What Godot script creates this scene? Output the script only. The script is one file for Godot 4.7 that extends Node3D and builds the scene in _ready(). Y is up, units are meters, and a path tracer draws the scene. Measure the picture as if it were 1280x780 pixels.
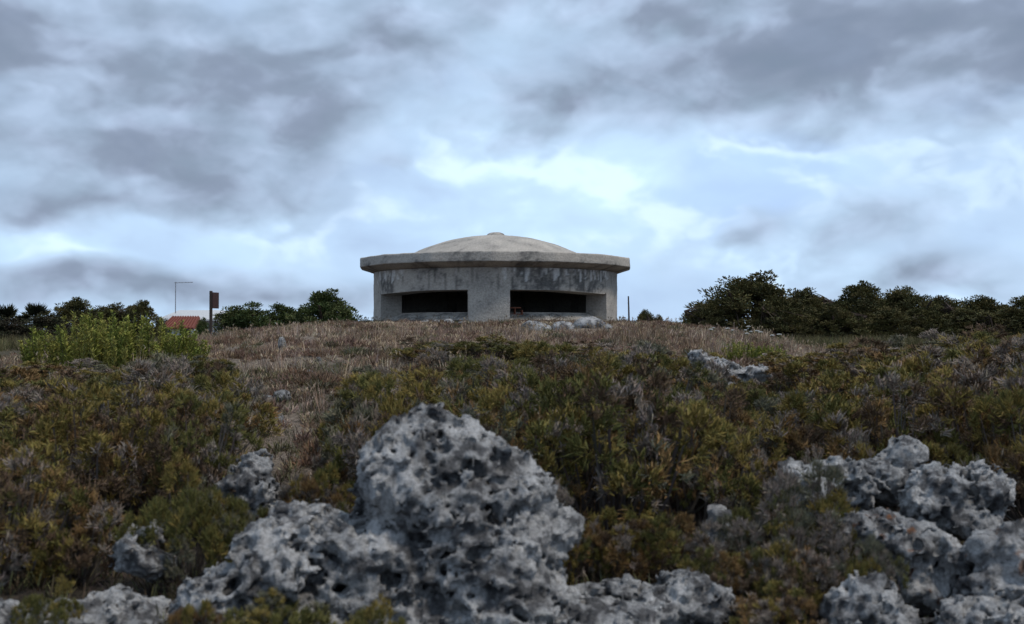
extends Node3D
# A round concrete lookout bunker on a low coastal mound, seen over shrubs and weathered limestone under a cloudy sky.
# y is up, metres; the camera stands at (0, 1.5, 0) and looks along -z.

var rng := RandomNumberGenerator.new()
var n_big := FastNoiseLite.new()
var n_mid := FastNoiseLite.new()
var n_fine := FastNoiseLite.new()
var n_pit := FastNoiseLite.new()
var n_hole := FastNoiseLite.new()
var n_sky := FastNoiseLite.new()
var n_wisp := FastNoiseLite.new()
var used := {}
var M := {}
const BUNKER := Vector3(-0.39, 0.0, -26.0)

func _ready() -> void:
	setup_noise()
	# ---- camera
	var cam := Camera3D.new()
	cam.name = "camera"
	cam.position = Vector3(0, 1.5, 0)
	cam.rotation_degrees = Vector3(0.92, 0, 0)
	cam.near = 0.05
	cam.far = 6000.0
	var lens := CameraAttributesPhysical.new()
	lens.frustum_focal_length = 38.6
	lens.frustum_focus_distance = 20.0
	lens.exposure_aperture = 3.0
	cam.attributes = lens
	cam.fov = 31.7
	cam.current = true
	add_child(cam)
	cam.fov = 31.7
	# ---- sky, exposure
	var we := WorldEnvironment.new()
	we.name = "environment"
	var env := Environment.new()
	env.background_mode = Environment.BG_SKY
	env.tonemap_mode = Environment.TONE_MAPPER_LINEAR
	env.tonemap_exposure = 1.4
	env.sdfgi_enabled = true
	env.ssao_enabled = true
	env.ssil_enabled = true
	var sky := Sky.new()
	var sm := PanoramaSkyMaterial.new()
	sm.panorama = sky_picture()
	sky.sky_material = sm
	env.sky = sky
	we.environment = env
	add_child(we)
	# ---- the veiled sun, high behind the camera's right shoulder
	var sun := DirectionalLight3D.new()
	sun.name = "sun"
	sun.light_energy = 0.5
	sun.light_color = Color(1.0, 0.96, 0.91)
	sun.light_angular_distance = 12.0
	sun.shadow_enabled = true
	sun.rotation_degrees = Vector3(-62, 62, 0)
	add_child(sun)
	print("sky ", Time.get_ticks_msec())
	make_materials()
	build_ground()
	print("ground ", Time.get_ticks_msec())
	build_bunker()
	print("bunker ", Time.get_ticks_msec())
	build_rocks()
	print("rocks ", Time.get_ticks_msec())
	build_background()
	print("background ", Time.get_ticks_msec())
	build_shrubs()
	print("shrubs ", Time.get_ticks_msec())
	build_grass()
	print("grass ", Time.get_ticks_msec())

# ------------------------------------------------------------------ helpers
func setup_noise() -> void:
	for a in [[n_big, 0.35, 3, 11], [n_mid, 1.7, 4, 12], [n_fine, 9.0, 4, 13]]:
		var n: FastNoiseLite = a[0]
		n.noise_type = FastNoiseLite.TYPE_SIMPLEX_SMOOTH
		n.frequency = a[1]
		n.fractal_type = FastNoiseLite.FRACTAL_FBM
		n.fractal_octaves = a[2]
		n.seed = a[3]
	for a in [[n_pit, 8.0, 21], [n_hole, 21.0, 22]]:
		var n: FastNoiseLite = a[0]
		n.noise_type = FastNoiseLite.TYPE_CELLULAR
		n.cellular_return_type = FastNoiseLite.RETURN_DISTANCE
		n.cellular_distance_function = FastNoiseLite.DISTANCE_EUCLIDEAN
		n.frequency = a[1]
		n.fractal_type = FastNoiseLite.FRACTAL_NONE
		n.seed = a[2]
	n_sky.noise_type = FastNoiseLite.TYPE_SIMPLEX_SMOOTH
	n_sky.frequency = 5.5
	n_sky.fractal_type = FastNoiseLite.FRACTAL_FBM
	n_sky.fractal_octaves = 6
	n_sky.fractal_gain = 0.5
	n_sky.seed = 31
	n_wisp.noise_type = FastNoiseLite.TYPE_SIMPLEX_SMOOTH
	n_wisp.frequency = 2.6
	n_wisp.fractal_type = FastNoiseLite.FRACTAL_FBM
	n_wisp.fractal_octaves = 3
	n_wisp.seed = 32

func numbered(called: String) -> String:
	used[called] = used.get(called, -1) + 1
	return called if used[called] == 0 else "%s_%03d" % [called, used[called]]

func base(called: String, label: String, category: String, at: Vector3, turn := 0.0, group := "") -> Node3D:
	var o := Node3D.new()
	o.name = numbered(called)
	add_child(o)
	o.position = at
	o.rotation.y = turn
	tag(o, label, category, group)
	return o

func tag(o: Node, label: String, category := "", group := "", kind := "") -> void:
	o.set_meta("label", label)
	if category: o.set_meta("category", category)
	if group: o.set_meta("group", group)
	if kind: o.set_meta("kind", kind)

func part(called: String, mesh: Mesh, mat: Material, parent: Node) -> MeshInstance3D:
	var o := MeshInstance3D.new()
	o.mesh = mesh
	o.material_override = mat
	if parent == self:
		o.name = numbered(called)
		add_child(o)
	else:
		o.name = called
		parent.add_child(o, true)
	return o

class Bag:   # collects triangles
	var v := PackedVector3Array()
	var n := PackedVector3Array()
	var c := PackedColorArray()
	var i := PackedInt32Array()
	func mesh() -> ArrayMesh:
		var a := []
		a.resize(Mesh.ARRAY_MAX)
		a[Mesh.ARRAY_VERTEX] = v
		if n.size() == v.size(): a[Mesh.ARRAY_NORMAL] = n
		if c.size() == v.size(): a[Mesh.ARRAY_COLOR] = c
		a[Mesh.ARRAY_INDEX] = i
		var m := ArrayMesh.new()
		m.add_surface_from_arrays(Mesh.PRIMITIVE_TRIANGLES, a)
		return m
	func quad(a: int, b: int, d: int, e: int) -> void:
		i.append_array([a, b, d, a, d, e])
	func smooth() -> void:
		n.resize(v.size())
		n.fill(Vector3.ZERO)
		for t in range(0, i.size(), 3):
			var a := i[t]
			var b := i[t + 1]
			var d := i[t + 2]
			var f := (v[d] - v[a]).cross(v[b] - v[a])
			n[a] += f
			n[b] += f
			n[d] += f
		for k in n.size():
			n[k] = n[k].normalized()

# a tapered round bar along a list of points
func tube(b: Bag, pts: PackedVector3Array, r0: float, r1: float, sides: int, col: Color) -> void:
	var m := pts.size()
	var start := b.v.size()
	for k in m:
		var d := (pts[mini(k + 1, m - 1)] - pts[maxi(k - 1, 0)]).normalized()
		var s := d.cross(Vector3(0.31, 0.17, 0.94)).normalized()
		var t := d.cross(s)
		var r := lerpf(r0, r1, float(k) / (m - 1))
		for q in sides:
			var an := TAU * q / sides
			b.v.append(pts[k] + (s * cos(an) + t * sin(an)) * r)
			b.c.append(col)
	for k in m - 1:
		for q in sides:
			var a := start + k * sides + q
			var e := start + k * sides + (q + 1) % sides
			b.i.append_array([a, e, e + sides, a, e + sides, a + sides])
	# end cap
	var top := b.v.size()
	b.v.append(pts[m - 1])
	b.c.append(col)
	for q in sides:
		b.i.append_array([start + (m - 1) * sides + q, start + (m - 1) * sides + (q + 1) % sides, top])

# a slim three-sided sprig: bent, pointed, one colour
func sprig(b: Bag, p: Vector3, d: Vector3, long: float, r: float, col: Color) -> void:
	var s := d.cross(Vector3(0.37, 0.21, 0.9)).normalized()
	var t := d.cross(s)
	var bend := s * rng.randf_range(-0.25, 0.25) + t * rng.randf_range(-0.25, 0.25)
	var mid := p + (d + bend * 0.4) * (long * 0.55)
	var a := b.v.size()
	for k in 3:
		var an := TAU * k / 3.0
		b.v.append(p + (s * cos(an) + t * sin(an)) * (r * 0.7))
	for k in 3:
		var an := TAU * k / 3.0
		b.v.append(mid + (s * cos(an) + t * sin(an)) * r)
	b.v.append(p + (d + bend).normalized() * long)
	for k in 7: b.c.append(col)
	for k in 3:
		var e := a + k
		var f := a + (k + 1) % 3
		b.i.append_array([e, f, f + 3, e, f + 3, e + 3, e + 3, f + 3, a + 6])

# a bent diamond leaf, two triangles on each side of its fold
func leaf(b: Bag, p: Vector3, d: Vector3, side: Vector3, long: float, wide: float, col: Color) -> void:
	var up := d.cross(side).normalized()
	var a := b.v.size()
	b.v.append(p)
	b.v.append(p + d * long * 0.5 + side * wide + up * wide * 0.4)
	b.v.append(p + d * long - up * long * 0.12)
	b.v.append(p + d * long * 0.5 - side * wide + up * wide * 0.4)
	for k in 4: b.c.append(col)
	b.i.append_array([a, a + 1, a + 2, a, a + 2, a + 3])

func ball_dir() -> Vector3:
	var z := rng.randf_range(-1, 1)
	var a := rng.randf() * TAU
	var r := sqrt(1 - z * z)
	return Vector3(r * cos(a), z, r * sin(a))

func tint(c: Color, spread: float) -> Color:
	var k := 1.0 + rng.randf_range(-spread, spread)
	return Color(c.r * k * (1.0 + rng.randf_range(-0.1, 0.1)), c.g * k, c.b * k * (1.0 + rng.randf_range(-0.12, 0.12)))

# box with its edges cut off
func block(size: Vector3, cut := 0.01) -> ArrayMesh:
	var h := size / 2
	var st := SurfaceTool.new()
	st.begin(Mesh.PRIMITIVE_TRIANGLES)
	var pts := PackedVector3Array()
	for x in [-1, 1]:
		for y in [-1, 1]:
			for z in [-1, 1]:
				pts.append(Vector3(x * (h.x - cut), y * (h.y - cut), z * h.z))
				pts.append(Vector3(x * (h.x - cut), y * h.y, z * (h.z - cut)))
				pts.append(Vector3(x * h.x, y * (h.y - cut), z * (h.z - cut)))
	return hull(pts)

func hull(pts: PackedVector3Array) -> ArrayMesh:
	var sh := ConvexPolygonShape3D.new()
	sh.points = pts
	# faces by brute force: every plane through three points with all others behind it
	var b := Bag.new()
	var done := {}
	var n := pts.size()
	for i in n:
		for j in range(i + 1, n):
			for k in range(j + 1, n):
				var nn := (pts[j] - pts[i]).cross(pts[k] - pts[i])
				if nn.length() < 1e-9: continue
				nn = nn.normalized()
				var lo := 0
				var hi := 0
				var on := []
				for q in n:
					var dd := nn.dot(pts[q] - pts[i])
					if dd > 1e-5: hi += 1
					elif dd < -1e-5: lo += 1
					else: on.append(q)
				if hi > 0 and lo > 0: continue
				if hi > 0: nn = -nn
				var key := str(on)
				if done.has(key): continue
				done[key] = true
				var mid := Vector3.ZERO
				for q in on: mid += pts[q]
				mid /= on.size()
				var s: Vector3 = (pts[on[0]] - mid).normalized()
				var t := nn.cross(s)
				on.sort_custom(func(u, w): return atan2((pts[u] - mid).dot(t), (pts[u] - mid).dot(s)) > atan2((pts[w] - mid).dot(t), (pts[w] - mid).dot(s)))
				var a := b.v.size()
				for q in on:
					b.v.append(pts[q])
					b.n.append(nn)
				for q in range(1, on.size() - 1): b.i.append_array([a, a + q, a + q + 1])
	return b.mesh()

# ------------------------------------------------------------------ sky
# Cloud masses in the part of the sky the photograph shows: [azimuth, height, half width, half height (degrees), brightness]
const MASSES := [
	[-20.39, 13.01, 11.29, 2.72, 0.86],
	[-24.32, 8.78, 8.36, 1.59, 0.5],
	[-14.7, 7.76, 6.69, 2.3, 0.62],
	[-19.65, 5.99, 7.11, 0.84, 0.35],
	[-9.92, 10.21, 2.09, 2.93, 0.4],
	[-5.83, 14.78, 3.13, 3.76, 0.4],
	[-12.73, 16.14, 5.02, 1.17, 0.2],
	[2.92, 12.41, 2.93, 2.09, 0.35],
	[6.65, 12.21, 5.02, 1.92, 0.55],
	[7.47, 16.52, 4.39, 1.04, 0.75],
	[20.02, 14.0, 9.2, 2.93, 1.0],
	[12.73, 14.0, 3.76, 1.67, 0.35],
	[-5.62, 8.58, 1.59, 0.75, 0.5],
	[-19.65, 2.42, 11.7, 0.92, 0.8],
	[-9.92, 1.84, 4.6, 0.75, 0.55],
	[18.16, 5.29, 3.13, 2.3, 0.4],
	[12.65, 5.08, 1.17, 1.09, 0.5],
	[20.39, 2.8, 2.09, 1.09, 0.6],
	[23.45, 2.5, 2.51, 1.09, 0.45],
	[8.29, 2.59, 2.51, 1.5, 0.22],
	[-1.67, 15.95, 2.09, 1.25, 0.2],
	[-23.97, 5.83, 5.02, 0.92, 0.4],
	[0.0, 7.35, 9.61, 2.93, -0.32],
	[12.73, 8.17, 6.27, 1.59, -0.3],
	[-10.73, 13.01, 2.51, 1.25, -0.2],
	[-19.65, 4.46, 7.52, 0.84, -0.2],
]

func cloud(dir: Vector3) -> Color:
	var s := Vector3(dir.x, dir.y * 1.9, dir.z)
	var w1 := n_wisp.get_noise_3dv(s * 2.6 + Vector3(7, 3, 1))
	var w2 := n_wisp.get_noise_3dv(s * 2.6 + Vector3(-5, 9, 4))
	var f := n_sky.get_noise_3dv(s * 1.1 + Vector3(w1, w2, w1) * 0.03)
	var puff := 0.30 - absf(n_sky.get_noise_3dv(s * 1.5 + Vector3(3, 1, 8) + Vector3(w2, w1, w2) * 0.06)) * 1.2   # rounded heads with creases between them
	var az := rad_to_deg(atan2(dir.x, -dir.z)) + w1 * 1.8 + f * 1.6
	var el := rad_to_deg(asin(clampf(dir.y, -1, 1))) + w2 * 1.0 + puff * 0.5
	var near := 0.0
	var d := -0.08 + 0.22 * smoothstep(8.5, 14.0, el)
	if absf(az) < 40.0 and el < 32.0:
		for m in MASSES:
			var dx: float = (az - m[0]) / m[2]
			var dy: float = (el - m[1]) / m[3]
			var q := dx * dx + dy * dy
			if q < 5.0: d += m[4] * exp(-q)
		near = (1.0 - smoothstep(26.0, 40.0, absf(az))) * (1.0 - smoothstep(19.0, 30.0, el))
	var wide := n_wisp.get_noise_3dv(s * 0.9 + Vector3(2, 5, 9)) * 0.8 + 0.42
	d = lerpf(wide, d, near)
	var edge := d + f * 0.62 + puff * 0.22
	var thick := smoothstep(-0.30, 0.42, edge) * 0.66 + smoothstep(0.15, 0.95, edge) * 0.34
	var veil := clampf(0.55 + f * 0.7 + n_wisp.get_noise_3dv(s * 1.6 + Vector3(9, 2, 2)) * 0.5, 0.0, 1.0)
	var light := Color(0.345, 0.46, 0.635).lerp(Color(0.51, 0.70, 0.90), veil)
	# gaps of blue between the clouds
	var gap := smoothstep(0.36, 0.62, n_wisp.get_noise_3dv(s * 1.3 + Vector3(20.6, 4, 2)) + w2 * 0.3)
	light = light.lerp(Color(0.31, 0.45, 0.74), gap * 0.38)
	var dull := Color(0.29, 0.365, 0.485).lerp(Color(0.195, 0.24, 0.325), smoothstep(0.1, 1.25, edge + f * 0.7))
	dull = dull.lerp(Color(0.115, 0.145, 0.20), smoothstep(0.75, 1.35, edge + f * 0.3))
	var rags := n_sky.get_noise_3dv(s * 2.4 + Vector3(6, 6, 1) + Vector3(w1, w1, w2) * 0.05)
	dull *= 1.0 + rags * 0.6 + f * 0.2
	var c := light.lerp(dull, clampf(thick + rags * 0.12, 0.0, 1.0))
	# sunlit brims
	var brim := smoothstep(-0.42, -0.16, edge) * (1.0 - smoothstep(-0.12, 0.12, edge)) * smoothstep(0.0, 0.35, f + 0.15)
	c = c.lerp(Color(0.68, 0.83, 0.97), brim * 0.5)
	# even the thickest cloud lets some light through
	var m := (c.r + c.g + c.b) / 3.0
	if m < 0.27: c *= (0.27 - (0.27 - m) * 0.4) / m
	return c

func sky_picture() -> ImageTexture:
	# fine where the camera looks, the same clouds sampled more coarsely elsewhere
	var w := 4096
	var coarse := Image.create(512, 256, false, Image.FORMAT_RGBF)
	for y in 256:
		for x in 512:
			coarse.set_pixel(x, y, sky_at((x + 0.5) / 512.0, (y + 0.5) / 256.0))
	coarse.resize(w, w / 2, Image.INTERPOLATE_CUBIC)
	# the camera looks at the picture's two ends, where it closes on itself
	for x0 in [0, w - 350]:
		var y0 := 790
		var y1 := 1026
		var im := Image.create(350, y1 - y0, false, Image.FORMAT_RGBF)
		for y in y1 - y0:
			for x in 350:
				im.set_pixel(x, y, sky_at((x0 + x + 0.5) / w, (y0 + y + 0.5) / (w / 2.0)))
		coarse.blit_rect(im, Rect2i(0, 0, 350, y1 - y0), Vector2i(x0, y0))
	return ImageTexture.create_from_image(coarse)

func sky_at(u: float, v: float) -> Color:
	var el := (0.5 - v) * PI
	var az := u * TAU
	return cloud(Vector3(sin(az) * cos(el), sin(el), -cos(az) * cos(el)))
# ------------------------------------------------------------------ materials
func ramp(colors: Array, offs: Array) -> Gradient:
	var g := Gradient.new()
	g.offsets = PackedFloat32Array(offs)
	g.colors = PackedColorArray(colors)
	return g

func noise_tex(freq: float, oct: int, seed_: int, g: Gradient, size := 512, kind := FastNoiseLite.TYPE_SIMPLEX_SMOOTH) -> NoiseTexture2D:
	var n := FastNoiseLite.new()
	n.noise_type = kind
	n.frequency = freq
	n.fractal_octaves = oct
	n.seed = seed_
	var t := NoiseTexture2D.new()
	t.width = size
	t.height = size
	t.seamless = true
	t.noise = n
	if g: t.color_ramp = g
	return t

func grey(k: float) -> Color:
	return Color(k, k, k)

func painted(rough: float) -> StandardMaterial3D:   # colour from the mesh's own (linear) vertex colours
	var m := StandardMaterial3D.new()
	m.vertex_color_use_as_albedo = true
	m.roughness = rough
	m.metallic_specular = 0.3
	m.cull_mode = BaseMaterial3D.CULL_DISABLED
	return m

func make_materials() -> void:
	var grain := noise_tex(0.035, 5, 3, ramp([grey(0.78), grey(0.92), grey(1.0)], [0.0, 0.5, 1.0]))
	var relief := noise_tex(0.05, 5, 4, null)
	var relief2 := noise_tex(0.09, 4, 6, null)
	var conc := painted(0.92)
	conc.albedo_texture = grain
	conc.uv1_triplanar = true
	conc.uv1_scale = Vector3.ONE * 0.9
	conc.heightmap_enabled = true
	conc.heightmap_texture = relief
	conc.heightmap_scale = 0.7
	M.concrete = conc
	var rock := painted(0.95)
	rock.albedo_texture = noise_tex(0.03, 5, 9, ramp([grey(0.5), grey(0.85), grey(1.0)], [0.0, 0.45, 1.0]))
	rock.uv1_triplanar = true
	rock.uv1_scale = Vector3.ONE * 3.2
	rock.heightmap_enabled = true
	rock.heightmap_texture = relief2
	rock.heightmap_scale = 2.0
	M.rock = rock
	var soil := painted(1.0)
	soil.albedo_texture = noise_tex(0.04, 5, 14, ramp([grey(0.45), grey(0.8), grey(1.0)], [0.0, 0.5, 1.0]))
	soil.uv1_triplanar = true
	soil.uv1_world_triplanar = true
	soil.uv1_scale = Vector3.ONE * 0.8
	soil.heightmap_enabled = true
	soil.heightmap_texture = relief
	soil.heightmap_scale = 4.0
	M.soil = soil
	var leafy := painted(0.75)
	leafy.backlight_enabled = true
	leafy.backlight = Color(0.16, 0.16, 0.10)
	M.leaf = leafy
	M.twig = painted(0.9)
	var straw := painted(0.85)
	straw.backlight_enabled = true
	straw.backlight = Color(0.3, 0.28, 0.24)
	M.straw = straw
	for a in [["render_white", Color(0.62, 0.64, 0.66), 0.85], ["plaster_grey", Color(0.42, 0.42, 0.42), 0.9], ["clay", Color(0.20, 0.055, 0.035), 0.85], ["brick", Color(0.26, 0.09, 0.05), 0.9],
			["rusty_metal", Color(0.055, 0.022, 0.018), 0.7], ["old_wood", Color(0.05, 0.036, 0.03), 0.9], ["aluminium", Color(0.34, 0.35, 0.37), 0.5], ["dark_pane", Color(0.02, 0.022, 0.025), 0.2]]:
		var m := StandardMaterial3D.new()
		m.albedo_color = (a[1] as Color).linear_to_srgb()
		m.albedo_texture = grain
		m.uv1_triplanar = true
		m.uv1_scale = Vector3.ONE * 0.7
		m.roughness = a[2]
		if a[0] == "aluminium": m.metallic = 0.6
		M[a[0]] = m

# ------------------------------------------------------------------ ground
const PROFILE := [[0.0, 0.10], [3.0, 0.14], [4.4, 0.26], [5.0, 0.30], [6.0, 0.30], [7.0, 0.36], [8.0, 0.48], [9.5, 0.66], [11.0, 0.86], [12.5, 0.97], [22.0, 0.97], [34.0, 0.92], [55.0, 0.75], [90.0, 0.72]]

func ground_y(x: float, z: float) -> float:
	var d := -z
	var h: float = PROFILE[-1][1]
	if d <= 0.0: h = PROFILE[0][1]
	else:
		for k in PROFILE.size() - 1:
			if d < PROFILE[k + 1][0]:
				var t: float = (d - PROFILE[k][0]) / (PROFILE[k + 1][0] - PROFILE[k][0])
				h = lerpf(PROFILE[k][1], PROFILE[k + 1][1], t)
				break
	var dx := x + 0.9
	var rx := 8.4 if dx < 0 else 9.4
	var q := sqrt(pow(dx / rx, 2) + pow((d - 25.0) / 18.0, 2))
	h = lerpf(h, 1.36, 1.0 - smoothstep(0.47, 0.86, q))
	h = lerpf(h, 1.60, 1.0 - smoothstep(3.4, 7.6, Vector2(x - BUNKER.x, z - BUNKER.z).length()))
	var far := clampf(d / 60.0, 0.0, 1.0)
	h += n_big.get_noise_2d(x * 1.1, z * 1.1) * 0.08 + n_mid.get_noise_2d(x, z) * lerpf(0.05, 0.02, far)
	# the room under the bunker is dug into the mound
	var rb := Vector2(x - BUNKER.x, z - BUNKER.z).length()
	if rb < 2.62: h = lerpf(0.55, h, smoothstep(2.38, 2.6, rb))
	elif rb < 4.0: h = lerpf(1.60 + n_mid.get_noise_2d(x, z) * 0.03, h, smoothstep(3.0, 4.0, rb))
	return h

# a trodden tongue of pale soil that runs down from the mound between the left and the middle thicket
func gully(x: float, z: float) -> float:
	var dx := x - lerpf(-1.75, -3.0, clampf((-z - 8.0) / 5.0, 0.0, 1.0))
	return (1.0 - smoothstep(0.25, 0.75, absf(dx))) * smoothstep(7.2, 8.4, -z) * (1.0 - smoothstep(13.0, 15.0, -z))

func graded(lo: float, hi: float, a: float, b: float, step: float, grow: float) -> PackedFloat32Array:
	var out := PackedFloat32Array()
	var p := a
	var s := step
	var left := PackedFloat32Array()
	while p > lo:
		s *= grow
		p -= s
		left.append(maxf(p, lo))
	left.reverse()
	out.append_array(left)
	p = a
	while p < b:
		out.append(p)
		p += step
	s = step
	while p < hi:
		out.append(p)
		s *= grow
		p += s
	out.append(hi)
	return out

func build_ground() -> void:
	var xs := graded(-2500, 2500, -11, 11, 0.13, 1.25)
	var zs := graded(-3500, 900, -31, 0, 0.13, 1.22)
	var b := Bag.new()
	for z in zs:
		for x in xs:
			var y := ground_y(x, z)
			b.v.append(Vector3(x, y, z))
			var d := -z
			var k := n_mid.get_noise_2d(x * 0.8 + 40, z * 0.8) * 0.5 + 0.5
			var humus := Color(0.060, 0.047, 0.036).lerp(Color(0.10, 0.085, 0.07), k)
			var dry := Color(0.23, 0.175, 0.13).lerp(Color(0.36, 0.305, 0.25), k)
			var field := Color(0.11, 0.095, 0.06).lerp(Color(0.15, 0.125, 0.08), k)
			var on_mound := 1.0 - smoothstep(0.62, 0.95, sqrt(pow((x + 0.9) / 9.0, 2) + pow((d - 25.0) / 19.0, 2)) + (k - 0.5) * 0.25)
			on_mound = maxf(on_mound, gully(x, z))
			var c := humus.lerp(field, smoothstep(10.0, 20.0, d)).lerp(dry, on_mound)
			b.c.append(c)
	var w := xs.size()
	for r in zs.size() - 1:
		for q in w - 1:
			var a := r * w + q
			b.quad(a, a + 1, a + w + 1, a + w)
	b.smooth()
	# rows run towards +z, so front faces look up
	var g := part("ground", b.mesh(), M.soil, self)
	tag(g, "brown soil rising to a low mound under the bunker", "", "", "structure")
# ------------------------------------------------------------------ bunker
const SLITS := [[-63.5, -10.8], [7.0, 61.0]]   # degrees from the front, towards +x
const WALL_R := 2.86
const ROOM_R := 2.36
const SLIT_TOP := 2.33

func droop(deg: float) -> float:   # the heads of the slits sag towards their outer ends
	return 0.05 * smoothstep(22.0, 64.0, absf(deg + 1.9))

func on_drum(deg: float, r: float, y: float) -> Vector3:
	var a := deg_to_rad(deg)
	return Vector3(sin(a) * r, y, cos(a) * r)

# weathering of the cast concrete: pale cement, dark growth, chalky runs of lime under the eave
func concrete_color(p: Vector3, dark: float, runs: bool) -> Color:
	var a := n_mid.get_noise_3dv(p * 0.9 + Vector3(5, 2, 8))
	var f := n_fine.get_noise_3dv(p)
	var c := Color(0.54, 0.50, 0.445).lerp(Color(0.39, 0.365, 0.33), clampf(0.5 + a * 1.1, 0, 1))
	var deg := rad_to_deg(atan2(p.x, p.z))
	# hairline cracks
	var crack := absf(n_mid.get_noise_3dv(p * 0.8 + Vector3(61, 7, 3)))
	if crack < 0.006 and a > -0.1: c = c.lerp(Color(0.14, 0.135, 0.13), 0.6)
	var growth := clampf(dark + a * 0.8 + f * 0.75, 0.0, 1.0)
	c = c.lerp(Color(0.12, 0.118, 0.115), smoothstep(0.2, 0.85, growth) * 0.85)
	if runs:
		var streak := n_fine.get_noise_2d(deg * 0.055 + 31.0, p.y * 0.10) + n_fine.get_noise_2d(deg * 0.3, p.y * 0.3) * 0.3
		var reach := 2.79 - 0.12 - 0.20 * clampf(n_mid.get_noise_1d(deg * 0.09) + 0.4, 0.0, 1.0)
		var where := smoothstep(0.08, 0.20, streak) * (1.0 if p.y > reach + f * 0.06 else 0.0)
		var sides := 0.95 if (deg > 4.0 and deg < 64.0) or (deg < -44.0 and deg > -80.0) else 0.12
		c = c.lerp(Color(0.74, 0.73, 0.71), where * sides)
		var drip := n_fine.get_noise_2d(deg * 0.11 - 9.0, p.y * 0.06)
		c = c.lerp(Color(0.10, 0.095, 0.09), smoothstep(0.22, 0.42, drip) * 0.55)
	return c

func in_slit(deg: float) -> bool:
	for s in SLITS:
		if deg > s[0] and deg < s[1]: return true
	return false

func sill_y(t: float) -> float:   # the sill climbs inwards; t = 0 outside, 1 inside
	return lerpf(1.70, 1.86, t)

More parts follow.
